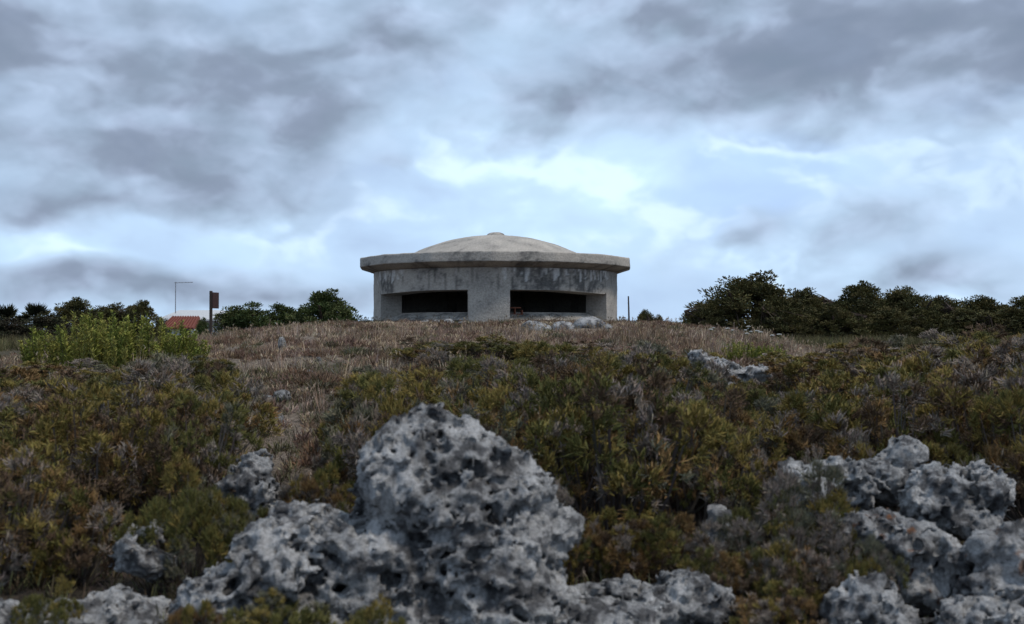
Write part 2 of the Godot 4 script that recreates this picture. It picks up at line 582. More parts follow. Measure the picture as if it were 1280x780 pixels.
func build_bunker() -> void:
	var root := base("bunker", "round grey concrete bunker with domed roof and two dark firing slits", "bunker", BUNKER)
	# --- wall
	var degs := PackedFloat32Array()
	for k in 360: degs.append(-180.0 + k)
	for s in SLITS:
		for e in s: degs.append(e)
	degs.sort()
	# drop whole degrees that nearly meet a slit's edge
	var ds := PackedFloat32Array()
	for d in degs:
		if ds.size() and d - ds[-1] < 0.35: continue
		ds.append(d)
	var n := ds.size()
	var b := Bag.new()
	var rows := PackedFloat32Array()
	for k in 9: rows.append(0.45 + k * 0.15)          # up to 1.65, mostly in the earth
	for k in range(1, 38): rows.append(1.65 + k * 0.0315)   # to 2.815
	# outer face, leaving the slits open
	var grid := {}
	for j in rows.size():
		for k in n:
			var y := rows[j]
			var p := on_drum(ds[k], WALL_R, y)
			if in_slit(ds[k]) and y > 2.0: y -= droop(ds[k]) * (1.0 - smoothstep(2.36, 2.75, y))
			var wob := n_fine.get_noise_3dv(p * 0.5) * 0.008 + n_mid.get_noise_3dv(p) * 0.014
			p = on_drum(ds[k], WALL_R + wob, y)
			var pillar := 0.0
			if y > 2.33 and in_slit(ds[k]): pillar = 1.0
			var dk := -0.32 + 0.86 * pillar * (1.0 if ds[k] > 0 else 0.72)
			# a lift of the pour shows as a thin dark line level with the slits' heads
			if absf(y - 2.29) < 0.016 and not in_slit(ds[k]): dk += 0.25
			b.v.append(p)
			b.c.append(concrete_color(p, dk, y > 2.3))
	for j in rows.size() - 1:
		for k in n:
			var k2 := (k + 1) % n
			var dm := ds[k] + 0.2
			if in_slit(dm) and rows[j] > 1.60 and rows[j + 1] < SLIT_TOP + 0.02: continue
			b.quad(j * n + k, (j + 1) * n + k, (j + 1) * n + k2, j * n + k2)
	# inner face
	var inner := [0.45, 1.0, 1.5, 1.875, SLIT_TOP, 2.6, 2.80]
	var at := b.v.size()
	for y in inner:
		for k in n:
			var p := on_drum(ds[k], ROOM_R, y)
			b.v.append(p)
			b.c.append(concrete_color(p, 0.0, false))
	for j in inner.size() - 1:
		for k in n:
			var k2 := (k + 1) % n
			if in_slit(ds[k] + 0.2) and j == 3: continue
			b.quad(at + j * n + k, at + j * n + k2, at + (j + 1) * n + k2, at + (j + 1) * n + k)
	# heads, sills and jambs of the slits
	var row_top := 0.0
	for y in rows:
		if y < SLIT_TOP + 0.02: row_top = y
	for s in SLITS:
		for which in 2:
			var line := []
			for k in n:
				if ds[k] >= s[0] - 0.01 and ds[k] <= s[1] + 0.01: line.append(ds[k])
			at = b.v.size()
			var steps := 12
			for q in steps + 1:
				var t := float(q) / steps
				for d in line:
					var y := lerpf(row_top, SLIT_TOP, t) - droop(d) if which == 0 else sill_y(t)
					var r := lerpf(WALL_R + 0.004, ROOM_R, t)
					var p := on_drum(d, r, y)
					if which == 1 and q > 0 and q < steps: p.y += n_fine.get_noise_3dv(p) * 0.035 + n_mid.get_noise_3dv(p * 2.0) * 0.03
					b.v.append(p)
					b.c.append(concrete_color(p, 0.45 if which == 1 else -0.1, false))
			var m := line.size()
			for q in steps:
				for k in m - 1:
					var a := at + q * m + k
					if which == 0: b.quad(a, a + m, a + m + 1, a + 1)
					else: b.quad(a, a + 1, a + m + 1, a + m)
		for e in 2:
			at = b.v.size()
			var steps := 14
			var up := 14
			for q in steps + 1:
				var t := float(q) / steps
				for j in up + 1:
					var u := float(j) / up
					var r := lerpf(WALL_R + 0.004, ROOM_R, t)
					var y := lerpf(sill_y(t) - 0.03, lerpf(row_top, SLIT_TOP, t) - droop(s[e]), u)
					var p := on_drum(s[e], r, y)
					b.v.append(p)
					b.c.append(concrete_color(p * 1.0 + Vector3(0, 0, 3), -0.3, false))
			for q in steps:
				for j in up:
					var a := at + q * (up + 1) + j
					if e == 0: b.quad(a, a + 1, a + up + 2, a + up + 1)
					else: b.quad(a, a + up + 1, a + up + 2, a + 1)
	b.smooth()
	part("wall", b.mesh(), M.concrete, root)
	# --- roof slab: soffit, rim, top; the rim is cast in short straight boards
	var prof := [[0.0, 2.80], [2.15, 2.80], [2.88, 2.815], [3.05, 2.874], [3.205, 2.922], [3.220, 2.926], [3.225, 2.934], [3.226, 2.95], [3.225, 2.97], [3.225, 3.01], [3.222, 3.05], [3.222, 3.10], [3.219, 3.124], [3.205, 3.138], [3.1, 3.146], [2.8, 3.165], [2.4, 3.19], [1.2, 3.2], [0.0, 3.2]]
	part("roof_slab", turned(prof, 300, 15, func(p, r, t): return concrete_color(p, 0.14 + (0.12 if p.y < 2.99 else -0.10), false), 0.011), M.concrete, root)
	# --- dome
	var dome := []
	for k in 25:
		var r := 2.42 * (1.0 - k / 24.0)
		var y := 3.727 - (4.5 - sqrt(4.5 * 4.5 - r * r))
		if r > 2.15: y -= (r - 2.15) * 0.25
		dome.append([r, y])
	part("dome", turned(dome, 180, 0, func(p, r, t): return concrete_color(p, -0.12, false), 0.014), M.concrete, root)
	var cap := [[0.23, 3.70], [0.225, 3.735], [0.20, 3.765], [0.15, 3.79], [0.10, 3.80], [0.0, 3.805]]
	part("roof_cap", turned(cap, 28, 9, func(p, r, t): return concrete_color(p * 3.0, 0.25, false), 0.012), M.concrete, root)
	var post := [[0.30, 0.45], [0.30, 2.79]]
	part("inner_post", turned(post, 24, 0, func(p, r, t): return concrete_color(p, 0.1, false), 0.0), M.concrete, root)

# a shape turned about the upright axis; facets > 0 leaves it slightly many-sided
func turned(prof: Array, around: int, facets: int, paint: Callable, rough: float) -> ArrayMesh:
	var b := Bag.new()
	for q in prof:
		for k in around:
			var deg := 360.0 * k / around
			var r: float = q[0]
			if facets > 0:
				var half := 180.0 / facets
				var off := fposmod(deg, half * 2) - half
				r *= lerpf(1.0, cos(deg_to_rad(half)) / cos(deg_to_rad(off)), 0.85)
			var p := on_drum(deg, r, q[1])
			if rough > 0.0 and r > 0.0:
				var w := n_mid.get_noise_3dv(p * 1.3) + n_fine.get_noise_3dv(p * 0.8) * 0.8
				p += Vector3(p.x, 0, p.z).normalized() * w * rough
				p.y += w * rough * 0.6
			b.v.append(p)
			b.c.append(paint.call(p, r, 0.0))
	for j in prof.size() - 1:
		for k in around:
			var k2 := (k + 1) % around
			b.quad(j * around + k, (j + 1) * around + k, (j + 1) * around + k2, j * around + k2)
	b.smooth()
	return b.mesh()
const ROCKS := [
	{"name": "boulder", "label": "large pitted grey limestone boulder in front of the shrubs", "x": -0.402, "y": 0.243, "z": -4.6, "balls": [[0.1, 0.576, 0.0, 0.335, 0.295, 0.34], [-0.005, 0.745, -0.05, 0.21, 0.163, 0.24], [0.375, 0.501, 0.05, 0.206, 0.226, 0.28], [0.271, 0.317, 0.12, 0.31, 0.278, 0.34], [-0.156, 0.329, 0.1, 0.279, 0.18, 0.32], [-0.484, 0.313, 0.18, 0.232, 0.177, 0.28], [-0.736, 0.179, 0.2, 0.167, 0.148, 0.24], [-0.453, 0.442, 0.0, 0.127, 0.074, 0.18], [0.402, 0.154, 0.25, 0.238, 0.133, 0.28], [0.618, 0.441, 0.05, 0.066, 0.06, 0.12], [-0.057, 0.089, 0.1, 0.623, 0.164, 0.38]], "cell": 0.0115, "rough": 0.055, "pit": 1.0, "seed": 1},
	{"name": "rock", "label": "low grey rock shelf at the foot of the boulder's right side", "x": 0.341, "y": 0.233, "z": -4.45, "balls": [[-0.02, 0.112, 0.05, 0.208, 0.077, 0.22], [-0.152, 0.118, 0.12, 0.133, 0.082, 0.18], [0.162, 0.112, 0.0, 0.136, 0.058, 0.18]], "cell": 0.012, "rough": 0.045, "pit": 1.0, "seed": 2},
	{"name": "rock", "label": "knobbly pale rock between the boulder and the right-hand rocks", "x": 0.704, "y": 0.243, "z": -4.6, "balls": [[-0.007, 0.164, 0, 0.107, 0.08, 0.16], [0.075, 0.116, 0.05, 0.099, 0.093, 0.16], [-0.114, 0.099, 0.1, 0.131, 0.072, 0.16]], "cell": 0.012, "rough": 0.045, "pit": 1.0, "seed": 3},
	{"name": "rock", "label": "small pale rocks in a row behind the low rock shelf", "x": 0.415, "y": 0.253, "z": -4.75, "balls": [[-0.086, 0.132, 0, 0.069, 0.042, 0.1], [0.05, 0.127, 0.02, 0.083, 0.048, 0.12], [0.149, 0.098, 0.0, 0.062, 0.042, 0.1]], "cell": 0.012, "rough": 0.035, "pit": 0.9, "seed": 4},
	{"name": "rock", "label": "low ragged rock ledge half hidden by grey shrub", "x": 1.62, "y": 0.27, "z": -5.7, "balls": [[-0.124, 0.474, 0, 0.091, 0.062, 0.18], [0.042, 0.482, 0, 0.141, 0.054, 0.18], [0.151, 0.448, 0.05, 0.074, 0.082, 0.18], [0.0, 0.358, 0, 0.208, 0.116, 0.22]], "cell": 0.013, "rough": 0.04, "pit": 0.95, "seed": 5},
	{"name": "rock", "label": "rounded grey knob of rock standing highest among the right rocks", "x": 2.156, "y": 0.276, "z": -6.1, "balls": [[0.031, 0.539, 0, 0.089, 0.076, 0.13], [-0.119, 0.43, 0.05, 0.141, 0.071, 0.16], [-0.022, 0.335, 0, 0.187, 0.107, 0.18]], "cell": 0.013, "rough": 0.03, "pit": 0.8, "seed": 6},
	{"name": "rock", "label": "broad pale rock full of deep holes below the rounded knob", "x": 2.205, "y": 0.27, "z": -5.5, "balls": [[-0.04, 0.456, 0, 0.176, 0.108, 0.22], [0.136, 0.428, 0, 0.128, 0.12, 0.22], [-0.179, 0.356, 0.05, 0.095, 0.095, 0.18], [0.019, 0.285, 0.05, 0.199, 0.095, 0.22]], "cell": 0.012, "rough": 0.045, "pit": 1.15, "seed": 7},
	{"name": "rock", "label": "sloping pale rock slab with rusty lichen patches", "x": 1.714, "y": 0.263, "z": -4.9, "balls": [[-0.129, 0.351, -0.1, 0.153, 0.044, 0.18], [0.036, 0.301, 0, 0.164, 0.071, 0.22], [0.177, 0.247, 0.05, 0.078, 0.099, 0.18], [0.107, 0.119, 0.0, 0.15, 0.136, 0.22]], "cell": 0.012, "rough": 0.035, "pit": 0.9, "seed": 8, "rust": 0.8},
	{"name": "rock", "label": "lumpy rock at the picture's right edge with rusty spots", "x": 2.05, "y": 0.247, "z": -4.65, "balls": [[0.0, 0.294, 0, 0.136, 0.122, 0.22], [0.102, 0.304, 0, 0.129, 0.115, 0.22], [-0.065, 0.18, 0.05, 0.121, 0.074, 0.18]], "cell": 0.012, "rough": 0.05, "pit": 1.05, "seed": 9, "rust": 0.7},
	{"name": "rock", "label": "low dark rock beneath the lumpy rock at the right edge", "x": 1.902, "y": 0.226, "z": -4.35, "balls": [[0.016, 0.133, 0, 0.178, 0.063, 0.2], [-0.131, 0.127, 0.05, 0.1, 0.069, 0.18], [0.159, 0.145, 0, 0.114, 0.076, 0.2]], "cell": 0.013, "rough": 0.045, "pit": 1.0, "seed": 10},
	{"name": "rock", "label": "ragged white-patched rock at the bottom below the sloping slab", "x": 1.476, "y": 0.233, "z": -4.45, "balls": [[-0.023, 0.164, 0, 0.104, 0.097, 0.18], [0.031, 0.106, 0.05, 0.128, 0.083, 0.18], [-0.107, 0.099, 0, 0.097, 0.071, 0.18]], "cell": 0.012, "rough": 0.05, "pit": 1.15, "seed": 11},
	{"name": "rock", "label": "grey stone heaped in the gap between the left shrubs", "x": -1.515, "y": 0.288, "z": -6.3, "balls": [[0.036, 0.431, 0, 0.083, 0.064, 0.12], [-0.052, 0.337, 0.05, 0.091, 0.064, 0.12], [0.091, 0.305, 0.08, 0.109, 0.068, 0.12], [0.012, 0.173, 0.05, 0.164, 0.118, 0.15]], "cell": 0.013, "rough": 0.05, "pit": 0.9, "seed": 12},
	{"name": "rock", "label": "low rock bed at the lower left beside the boulder", "x": -1.658, "y": 0.24, "z": -4.55, "balls": [[0.033, 0.106, 0, 0.133, 0.05, 0.2], [-0.097, 0.079, 0.05, 0.164, 0.052, 0.2], [0.166, 0.079, 0.05, 0.105, 0.059, 0.2], [-0.223, 0.073, 0.1, 0.13, 0.045, 0.2]], "cell": 0.013, "rough": 0.04, "pit": 1.0, "seed": 13},
	{"name": "rock", "label": "grey rock in the lower left corner", "x": -2.036, "y": 0.23, "z": -4.4, "balls": [[-0.016, 0.122, 0, 0.096, 0.051, 0.2], [-0.113, 0.106, 0, 0.128, 0.064, 0.2]], "cell": 0.014, "rough": 0.04, "pit": 0.9, "seed": 14},
	{"name": "rock", "label": "small slanting grey slab under the left green shrub", "x": -1.676, "y": 0.27, "z": -5.0, "balls": [[0.014, 0.312, 0, 0.08, 0.033, 0.15], [-0.027, 0.256, 0.05, 0.094, 0.051, 0.14], [0.052, 0.191, 0.05, 0.123, 0.079, 0.16]], "cell": 0.012, "rough": 0.045, "pit": 0.9, "seed": 15},
	{"name": "rock", "label": "small pale stone at the foot of the middle thicket", "x": 1.033, "y": 0.27, "z": -5.6, "balls": [[0.0, 0.308, 0, 0.053, 0.045, 0.08], [0.016, 0.185, 0.0, 0.073, 0.106, 0.1], [0.045, 0.286, 0.02, 0.041, 0.037, 0.06]], "cell": 0.01, "rough": 0.02, "pit": 0.5, "seed": 16},
	{"name": "rock", "label": "long pale outcrop standing out of the shrubs right of the mound", "x": 2.125, "y": 0.833, "z": -11, "balls": [[-0.214, 0.338, -0.3, 0.115, 0.115, 0.22], [-0.093, 0.261, -0.15, 0.163, 0.114, 0.25], [0.056, 0.186, 0.0, 0.208, 0.128, 0.25], [0.242, 0.206, 0.1, 0.207, 0.103, 0.22], [0.378, 0.174, 0.1, 0.111, 0.079, 0.2], [0.02, 0.087, 0.1, 0.397, 0.111, 0.3]], "cell": 0.022, "rough": 0.06, "pit": 0.95, "seed": 17},
	{"name": "slab", "label": "flat white slab lying in the grass before the bunker", "x": 0.434, "y": 1.35, "z": -19.2, "balls": [[0.0, 0.024, 0, 0.322, 0.07, 0.26]], "cell": 0.022, "rough": 0.012, "pit": 0.0, "seed": 18, "cat": "stone"},
	{"name": "stone_block", "label": "pale rounded block before the pillar of the bunker", "x": 0.45, "y": 1.453, "z": -20.6, "balls": [[-0.075, 0.092, 0, 0.21, 0.135, 0.2], [0.106, 0.047, 0, 0.18, 0.135, 0.2]], "cell": 0.022, "rough": 0.016, "pit": 0.0, "seed": 19, "cat": "stone"},
	{"name": "stone_block", "label": "squat pale block left of the largest block at the bunker", "x": 0.97, "y": 1.461, "z": -20.8, "balls": [[0.0, 0.069, 0, 0.227, 0.136, 0.22]], "cell": 0.022, "rough": 0.016, "pit": 0.0, "seed": 20, "cat": "stone"},
	{"name": "stone_block", "label": "largest pale block under the bunker's right slit", "x": 1.485, "y": 1.464, "z": -21.0, "balls": [[-0.016, 0.128, 0, 0.306, 0.153, 0.26], [0.275, 0.051, 0, 0.214, 0.107, 0.22]], "cell": 0.022, "rough": 0.018, "pit": 0.0, "seed": 21, "cat": "stone"},
]
const STONES := [
	[-3.138, -15.0, 0.109, 0.175, 0, 0.4, "upright white stone standing in the dry grass left of the bunker"],
	[-2.598, -11.0, 0.12, 0.064, 1, 1.4, "flat pale stone at the edge of the trodden patch"],
	[-2.196, -10.5, 0.199, 0.099, 2, 2.0, "larger pale stone on the trodden patch"],
	[-2.334, -10.5, 0.122, 0.061, 0, 0.2, "thin pale stone beside the larger stone on the patch"],
	[-2.047, -9.65, 0.127, 0.098, 3, 1.1, "pale stone under the left thicket's edge"],
	[-2.249, -12.1, 0.106, 0.079, 1, 2.7, "small white stone on the bare slope of the mound"],
	[-2.311, -13.1, 0.076, 0.057, 2, 0.9, "tiny white stone high on the bare slope"],
	[-3.197, -14.15, 0.093, 0.062, 3, 0.3, "tiny pale stone at the dry grass edge"],
	[-4.366, -12.35, 0.324, 0.081, 2, 0.1, "pale flat stone showing above the left shrubs"],
	[-0.585, -14.6, 0.17, 0.085, 1, 0.6, "low grey stone in the grass before the left slit"],
	[-1.163, -13.3, 0.291, 0.087, 3, 0.8, "low pale stone among the shrubs before the left slit"],
	[-1.304, -22.65, 0.248, 0.149, 0, 0.5, "grey stone leaning on the sill of the left slit"],
	[-1.572, -22.7, 0.215, 0.116, 2, 1.5, "small grey stone below the left slit"],
	[-1.033, -22.5, 0.197, 0.115, 1, 2.5, "grey stone between the left slit and the pillar"],
	[-1.815, -22.85, 0.183, 0.1, 3, 0.2, "small flat stone at the left end of the sill rubble"],
]
# ------------------------------------------------------------------ rocks
# A rock is a smooth union of ellipsoids, roughened and eaten by hollows of two sizes, meshed as surface nets.
# balls: [centre x, y, z, radius x, y, z] in metres from the rock's base
func rock_mesh(balls: Array, cell: float, rough: float, pit: float, seed_: int, rust := 0.0) -> ArrayMesh:
	var cs := PackedVector3Array()
	var rs := PackedVector3Array()
	var lo := Vector3.ONE * 1e9
	var hi := -lo
	for q in balls:
		var c := Vector3(q[0], q[1], q[2])
		var r := Vector3(q[3], q[4], q[5])
		cs.append(c)
		rs.append(r)
		lo = lo.min(c - r)
		hi = hi.max(c + r)
	var pad := Vector3.ONE * (rough + cell * 5.0)
	lo -= pad
	hi += pad
	lo.y = maxf(lo.y, -0.16)
	var bx := ceili((hi.x - lo.x) / cell / 4.0) + 1
	var by := ceili((hi.y - lo.y) / cell / 4.0) + 1
	var bz := ceili((hi.z - lo.z) / cell / 4.0) + 1
	var nx := bx * 4 + 1
	var ny := by * 4 + 1
	var nz := bz * 4 + 1
	var val := PackedFloat32Array()
	val.resize(nx * ny * nz)
	val.fill(1.0)
	var shift := Vector3(seed_ * 3.7, seed_ * 1.3, seed_ * 5.1)
	var depth := rough * 1.3 + 0.05
	var reach := depth + cell * 3.6
	var blocks := []
	var balls_n := cs.size()
	for k in bz:
		for j in by:
			for i in bx:
				var mid := lo + Vector3(i * 4 + 2, j * 4 + 2, k * 4 + 2) * cell
				var f := field(mid, cs, rs, balls_n)
				if f > reach: continue
				if f < -reach:
					for kk in 4:
						for jj in 4:
							for ii in 4:
								val[((k * 4 + kk) * ny + j * 4 + jj) * nx + i * 4 + ii] = -1.0
					if j > 0: continue
				blocks.append(Vector3i(i, j, k))
				for kk in 4:
					for jj in 4:
						for ii in 4:
							var gi := i * 4 + ii
							var gj := j * 4 + jj
							var gk := k * 4 + kk
							var p := lo + Vector3(gi, gj, gk) * cell
							var g := field(p, cs, rs, balls_n)
							if absf(g) < depth + cell:
								var s := p + shift
								var m := n_mid.get_noise_3dv(s * 1.4)
								var fine := n_fine.get_noise_3dv(s * 0.9)
								g += m * rough * 1.2 + fine * rough * 0.8 + (absf(n_mid.get_noise_3dv(s * 3.2 + Vector3(4, 4, 4))) * 1.7 + absf(n_fine.get_noise_3dv(s * 1.3 + Vector3(8, 1, 5))) * 1.1 - 0.55) * rough
								s += Vector3(fine, n_fine.get_noise_3dv(s * 0.5 + Vector3(2, 7, 1)), m) * Vector3(0.05, 0.045, 0.06)
								if pit > 0.0:
									var big := (0.22 + n_mid.get_noise_3dv(s * 0.8 + Vector3(1, 6, 3)) * 0.85) * pit - (n_pit.get_noise_3dv(s * Vector3(1.0, 1.35, 1.0)) + 1.0)
									if big > -0.3: g = maxf(g, big / 8.0)
									var small := (0.25 + n_mid.get_noise_3dv(s * 1.7 + Vector3(9, 9, 9)) * 0.75) * pit - (n_hole.get_noise_3dv(s) + 1.0)
									if small > -0.2: g = maxf(g, small / 21.0)
							g = maxf(g, -0.12 - p.y)
							val[(gk * ny + gj) * nx + gi] = g
	# one vertex in each cell the surface crosses
	var b := Bag.new()
	var index := PackedInt32Array()
	index.resize(nx * ny * nz)
	index.fill(-1)
	var sy := nx
	var sz := nx * ny
	var offs := [0, 1, sy, sy + 1, sz, sz + 1, sz + sy, sz + sy + 1]
	var edges := [[0, 1], [2, 3], [4, 5], [6, 7], [0, 2], [1, 3], [4, 6], [5, 7], [0, 4], [1, 5], [2, 6], [3, 7]]
	var corner := [Vector3(0, 0, 0), Vector3(1, 0, 0), Vector3(0, 1, 0), Vector3(1, 1, 0), Vector3(0, 0, 1), Vector3(1, 0, 1), Vector3(0, 1, 1), Vector3(1, 1, 1)]
	for q in blocks:
		for kk in 4:
			for jj in 4:
				for ii in 4:
					var gi: int = q.x * 4 + ii
					var gj: int = q.y * 4 + jj
					var gk: int = q.z * 4 + kk
					var at := (gk * ny + gj) * nx + gi
					var first := val[at] < 0.0
					var mixed := false
					for o in 7:
						if (val[at + offs[o + 1]] < 0.0) != first:
							mixed = true
							break
					if not mixed: continue
					var sum := Vector3.ZERO
					var cnt := 0
					for e in edges:
						var va := val[at + offs[e[0]]]
						var vb := val[at + offs[e[1]]]
						if (va < 0.0) != (vb < 0.0):
							sum += (corner[e[0]] as Vector3).lerp(corner[e[1]], clampf(va / (va - vb), 0.08, 0.92))
							cnt += 1
					var p := lo + (Vector3(gi, gj, gk) + sum / cnt) * cell
					index[at] = b.v.size()
					b.v.append(p)
					b.c.append(rock_color(p + shift, rust))
	for q in blocks:
		for kk in 4:
			for jj in 4:
				for ii in 4:
					var gi: int = q.x * 4 + ii
					var gj: int = q.y * 4 + jj
					var gk: int = q.z * 4 + kk
					if gi == 0 or gj == 0 or gk == 0: continue
					var at := (gk * ny + gj) * nx + gi
					var a := val[at] < 0.0
					if (val[at + 1] < 0.0) != a: face(b, index, at, at - sy, at - sy - sz, at - sz, a)
					if (val[at + sy] < 0.0) != a: face(b, index, at, at - sz, at - sz - 1, at - 1, a)
					if (val[at + sz] < 0.0) != a: face(b, index, at, at - 1, at - 1 - sy, at - sy, a)
	b.smooth()
	return b.mesh()

func face(b: Bag, index: PackedInt32Array, p: int, q: int, r: int, s: int, flip: bool) -> void:
	var i := index[p]
	var j := index[q]
	var k := index[r]
	var l := index[s]
	if i < 0 or j < 0 or k < 0 or l < 0: return
	if flip: b.i.append_array([i, l, k, i, k, j])
	else: b.i.append_array([i, j, k, i, k, l])

func field(p: Vector3, cs: PackedVector3Array, rs: PackedVector3Array, n: int) -> float:
	var f := 9.0
	for q in n:
		var e := (p - cs[q]) / rs[q]
		var k0 := e.length()
		var k1 := (e / rs[q]).length()
		var g := k0 * (k0 - 1.0) / maxf(k1, 1e-4)
		var h := maxf(0.07 - absf(f - g), 0.0) / 0.07
		f = minf(f, g) - h * h * 0.0175
	return f

# grey limestone: pale crust, dark lichen and, on some stones, rusty lichen
func rock_color(p: Vector3, rust: float) -> Color:
	var a := n_mid.get_noise_3dv(p * 2.6 + Vector3(3, 8, 1))
	var f := n_fine.get_noise_3dv(p * 1.6)
	var c := Color(0.45, 0.45, 0.45).lerp(Color(0.66, 0.66, 0.65), smoothstep(-0.15, 0.45, a + f * 0.5))
	c = c.lerp(Color(0.12, 0.12, 0.125), smoothstep(0.02, 0.24, -a * 0.8 + f * 0.75) * 0.9)
	c = c.lerp(Color(0.70, 0.70, 0.70), smoothstep(0.16, 0.36, a + f * 0.4) * 0.8)
	if rust > 0.0:
		var g := n_mid.get_noise_3dv(p * 4.5 + Vector3(50, 2, 7))
		c = c.lerp(Color(0.30, 0.115, 0.035), smoothstep(0.34, 0.46, g) * rust)
	return c

func build_rocks() -> void:
	for q in ROCKS:
		var m := rock_mesh(q.balls, q.cell, q.rough, q.pit, q.seed, q.get("rust", 0.0))
		var o := part(q.name, m, M.rock, self)
		o.position = Vector3(q.x, q.y, q.z)
		tag(o, q.label, q.get("cat", "rock"), q.get("group", ""))
	# pale stones strewn over the trodden part of the mound and along the bunker
	var kinds := []
	for k in 4:
		rng.seed = 70 + k
		var balls := [[0.0, 0.05, 0.0, 0.13, 0.075, 0.10], [rng.randf_range(-0.07, 0.07), 0.06, rng.randf_range(-0.05, 0.05), 0.09, 0.07, 0.08]]
		kinds.append(rock_mesh(balls, 0.013, 0.025, 0.6, 40 + k))
	for q in STONES:
		var o := part("stone", kinds[q[4]], M.rock, self)
		o.position = Vector3(q[0], ground_y(q[0], q[1]) - 0.015, q[1])
		o.scale = Vector3(q[2] / 0.26, q[3] / 0.13, q[2] / 0.26)
		o.rotation.y = q[5]
		tag(o, q[6], "stone", "loose stones on the mound")
const TREES := [
	["tree", 11.946, -55, 6.614, 3.516, "far", "tallest dark tree at the near end of the row right of the bunker", "tree", "row of trees right of the bunker"],
	["tree", 9.682, -54, 3.637, 2.159, "far", "low side tree at the row's end nearest the bunker", "tree", "row of trees right of the bunker"],
	["tree", 15.184, -56, 4.58, 2.751, "far", "second tree of the row, behind the white umbels", "tree", "row of trees right of the bunker"],
	["tree", 17.633, -56, 4.58, 2.996, "far", "third tree of the row with a pointed top", "tree", "row of trees right of the bunker"],
	["tree", 20.191, -57, 4.936, 2.871, "far", "fourth tree of the row, broad and ragged", "tree", "row of trees right of the bunker"],
	["tree", 22.227, -57, 4.661, 2.455, "far", "fifth tree of the row, lower and rounded", "tree", "row of trees right of the bunker"],
	["tree", 24.857, -58, 5.022, 2.486, "far", "sixth tree of the row, near the right edge", "tree", "row of trees right of the bunker"],
	["tree", 27.267, -58, 5.58, 2.486, "far", "last tree of the row, cut by the right edge", "tree", "row of trees right of the bunker"],
	["tree", 12.941, -53, 4.079, 2.279, "far", "low tree filling the gap after the tallest tree", "tree", "row of trees right of the bunker"],
	["tree", 15.645, -53, 4.079, 1.816, "far", "low tree standing before the third tree of the row", "tree", "row of trees right of the bunker"],
	["tree", 18.302, -54, 4.156, 1.765, "far", "low tree standing before the fourth tree of the row", "tree", "row of trees right of the bunker"],
	["tree", 20.27, -54, 4.156, 1.687, "far", "low tree standing before the fifth tree of the row", "tree", "row of trees right of the bunker"],
	["tree", 22.434, -54, 4.676, 1.765, "far", "low tree standing before the sixth tree of the row", "tree", "row of trees right of the bunker"],
	["tree", 24.717, -54, 4.676, 1.765, "far", "low tree standing before the last tree of the row", "tree", "row of trees right of the bunker"],
	["bush", -8.227, -34, 2.617, 1.373, "bush", "wide green bush right of the sign post", "bush", "bushes left of the bunker"],
	["bush", -7.296, -35, 2.492, 1.302, "bush", "lower green bush in the middle of the left bushes", "bush", "bushes left of the bunker"],
	["bush", -5.7, -34, 2.748, 1.597, "bush", "tall green bush nearest the bunker's left side", "bush", "bushes left of the bunker"],
	["bush", -10.128, -36, 0.693, 0.963, "bush", "small green bush growing round the sign post", "bush", "bushes left of the bunker"],
	["bush", -18.601, -58, 1.228, 1.176, "bush", "small bush before the white house", "bush", "bushes left of the bunker"],
	["tree", -17.81, -45, 3.117, 1.915, "far", "dark round tree left of the white house, behind the bright green plants", "tree", "trees at the left edge"],
	["tree", -16.831, -46, 2.921, 1.75, "far", "dark tree nearest left of the white house", "tree", "trees at the left edge"],
	["tree", -15.624, -46, 2.655, 1.817, "far", "dark broad tree beside the white house", "tree", "trees at the left edge"],
	["bush", -18.367, -40, 3.079, 1.008, "dull", "dull brown bush at the left edge below the palms", "bush", "brown bushes below the palms"],
	["bush", -17.332, -41, 2.998, 1.085, "dull", "dull brown bush below the second palm", "bush", "brown bushes below the palms"],
	["bush", -15.16, -40, 2.694, 0.804, "dull", "dull brown bush behind the bright green plants", "bush", "brown bushes below the palms"],
	["bush", 4.356, -36, 1.247, 1.218, "far", "dark small bush just right of the bunker", "bush", "bushes right of the bunker"],
	["bush", 4.828, -36, 0.831, 1.068, "far", "smaller dark bush behind the grass right of the bunker", "bush", "bushes right of the bunker"],
]
const PALMS := [
	[-20.332, -44, 1.751, "dark fan palm at the far left edge"],
	[-19.483, -45, 1.784, "dark fan palm with spread fans, second from the left"],
	[-20.519, -46, 1.415, "low fan palm between the two taller ones"],
]
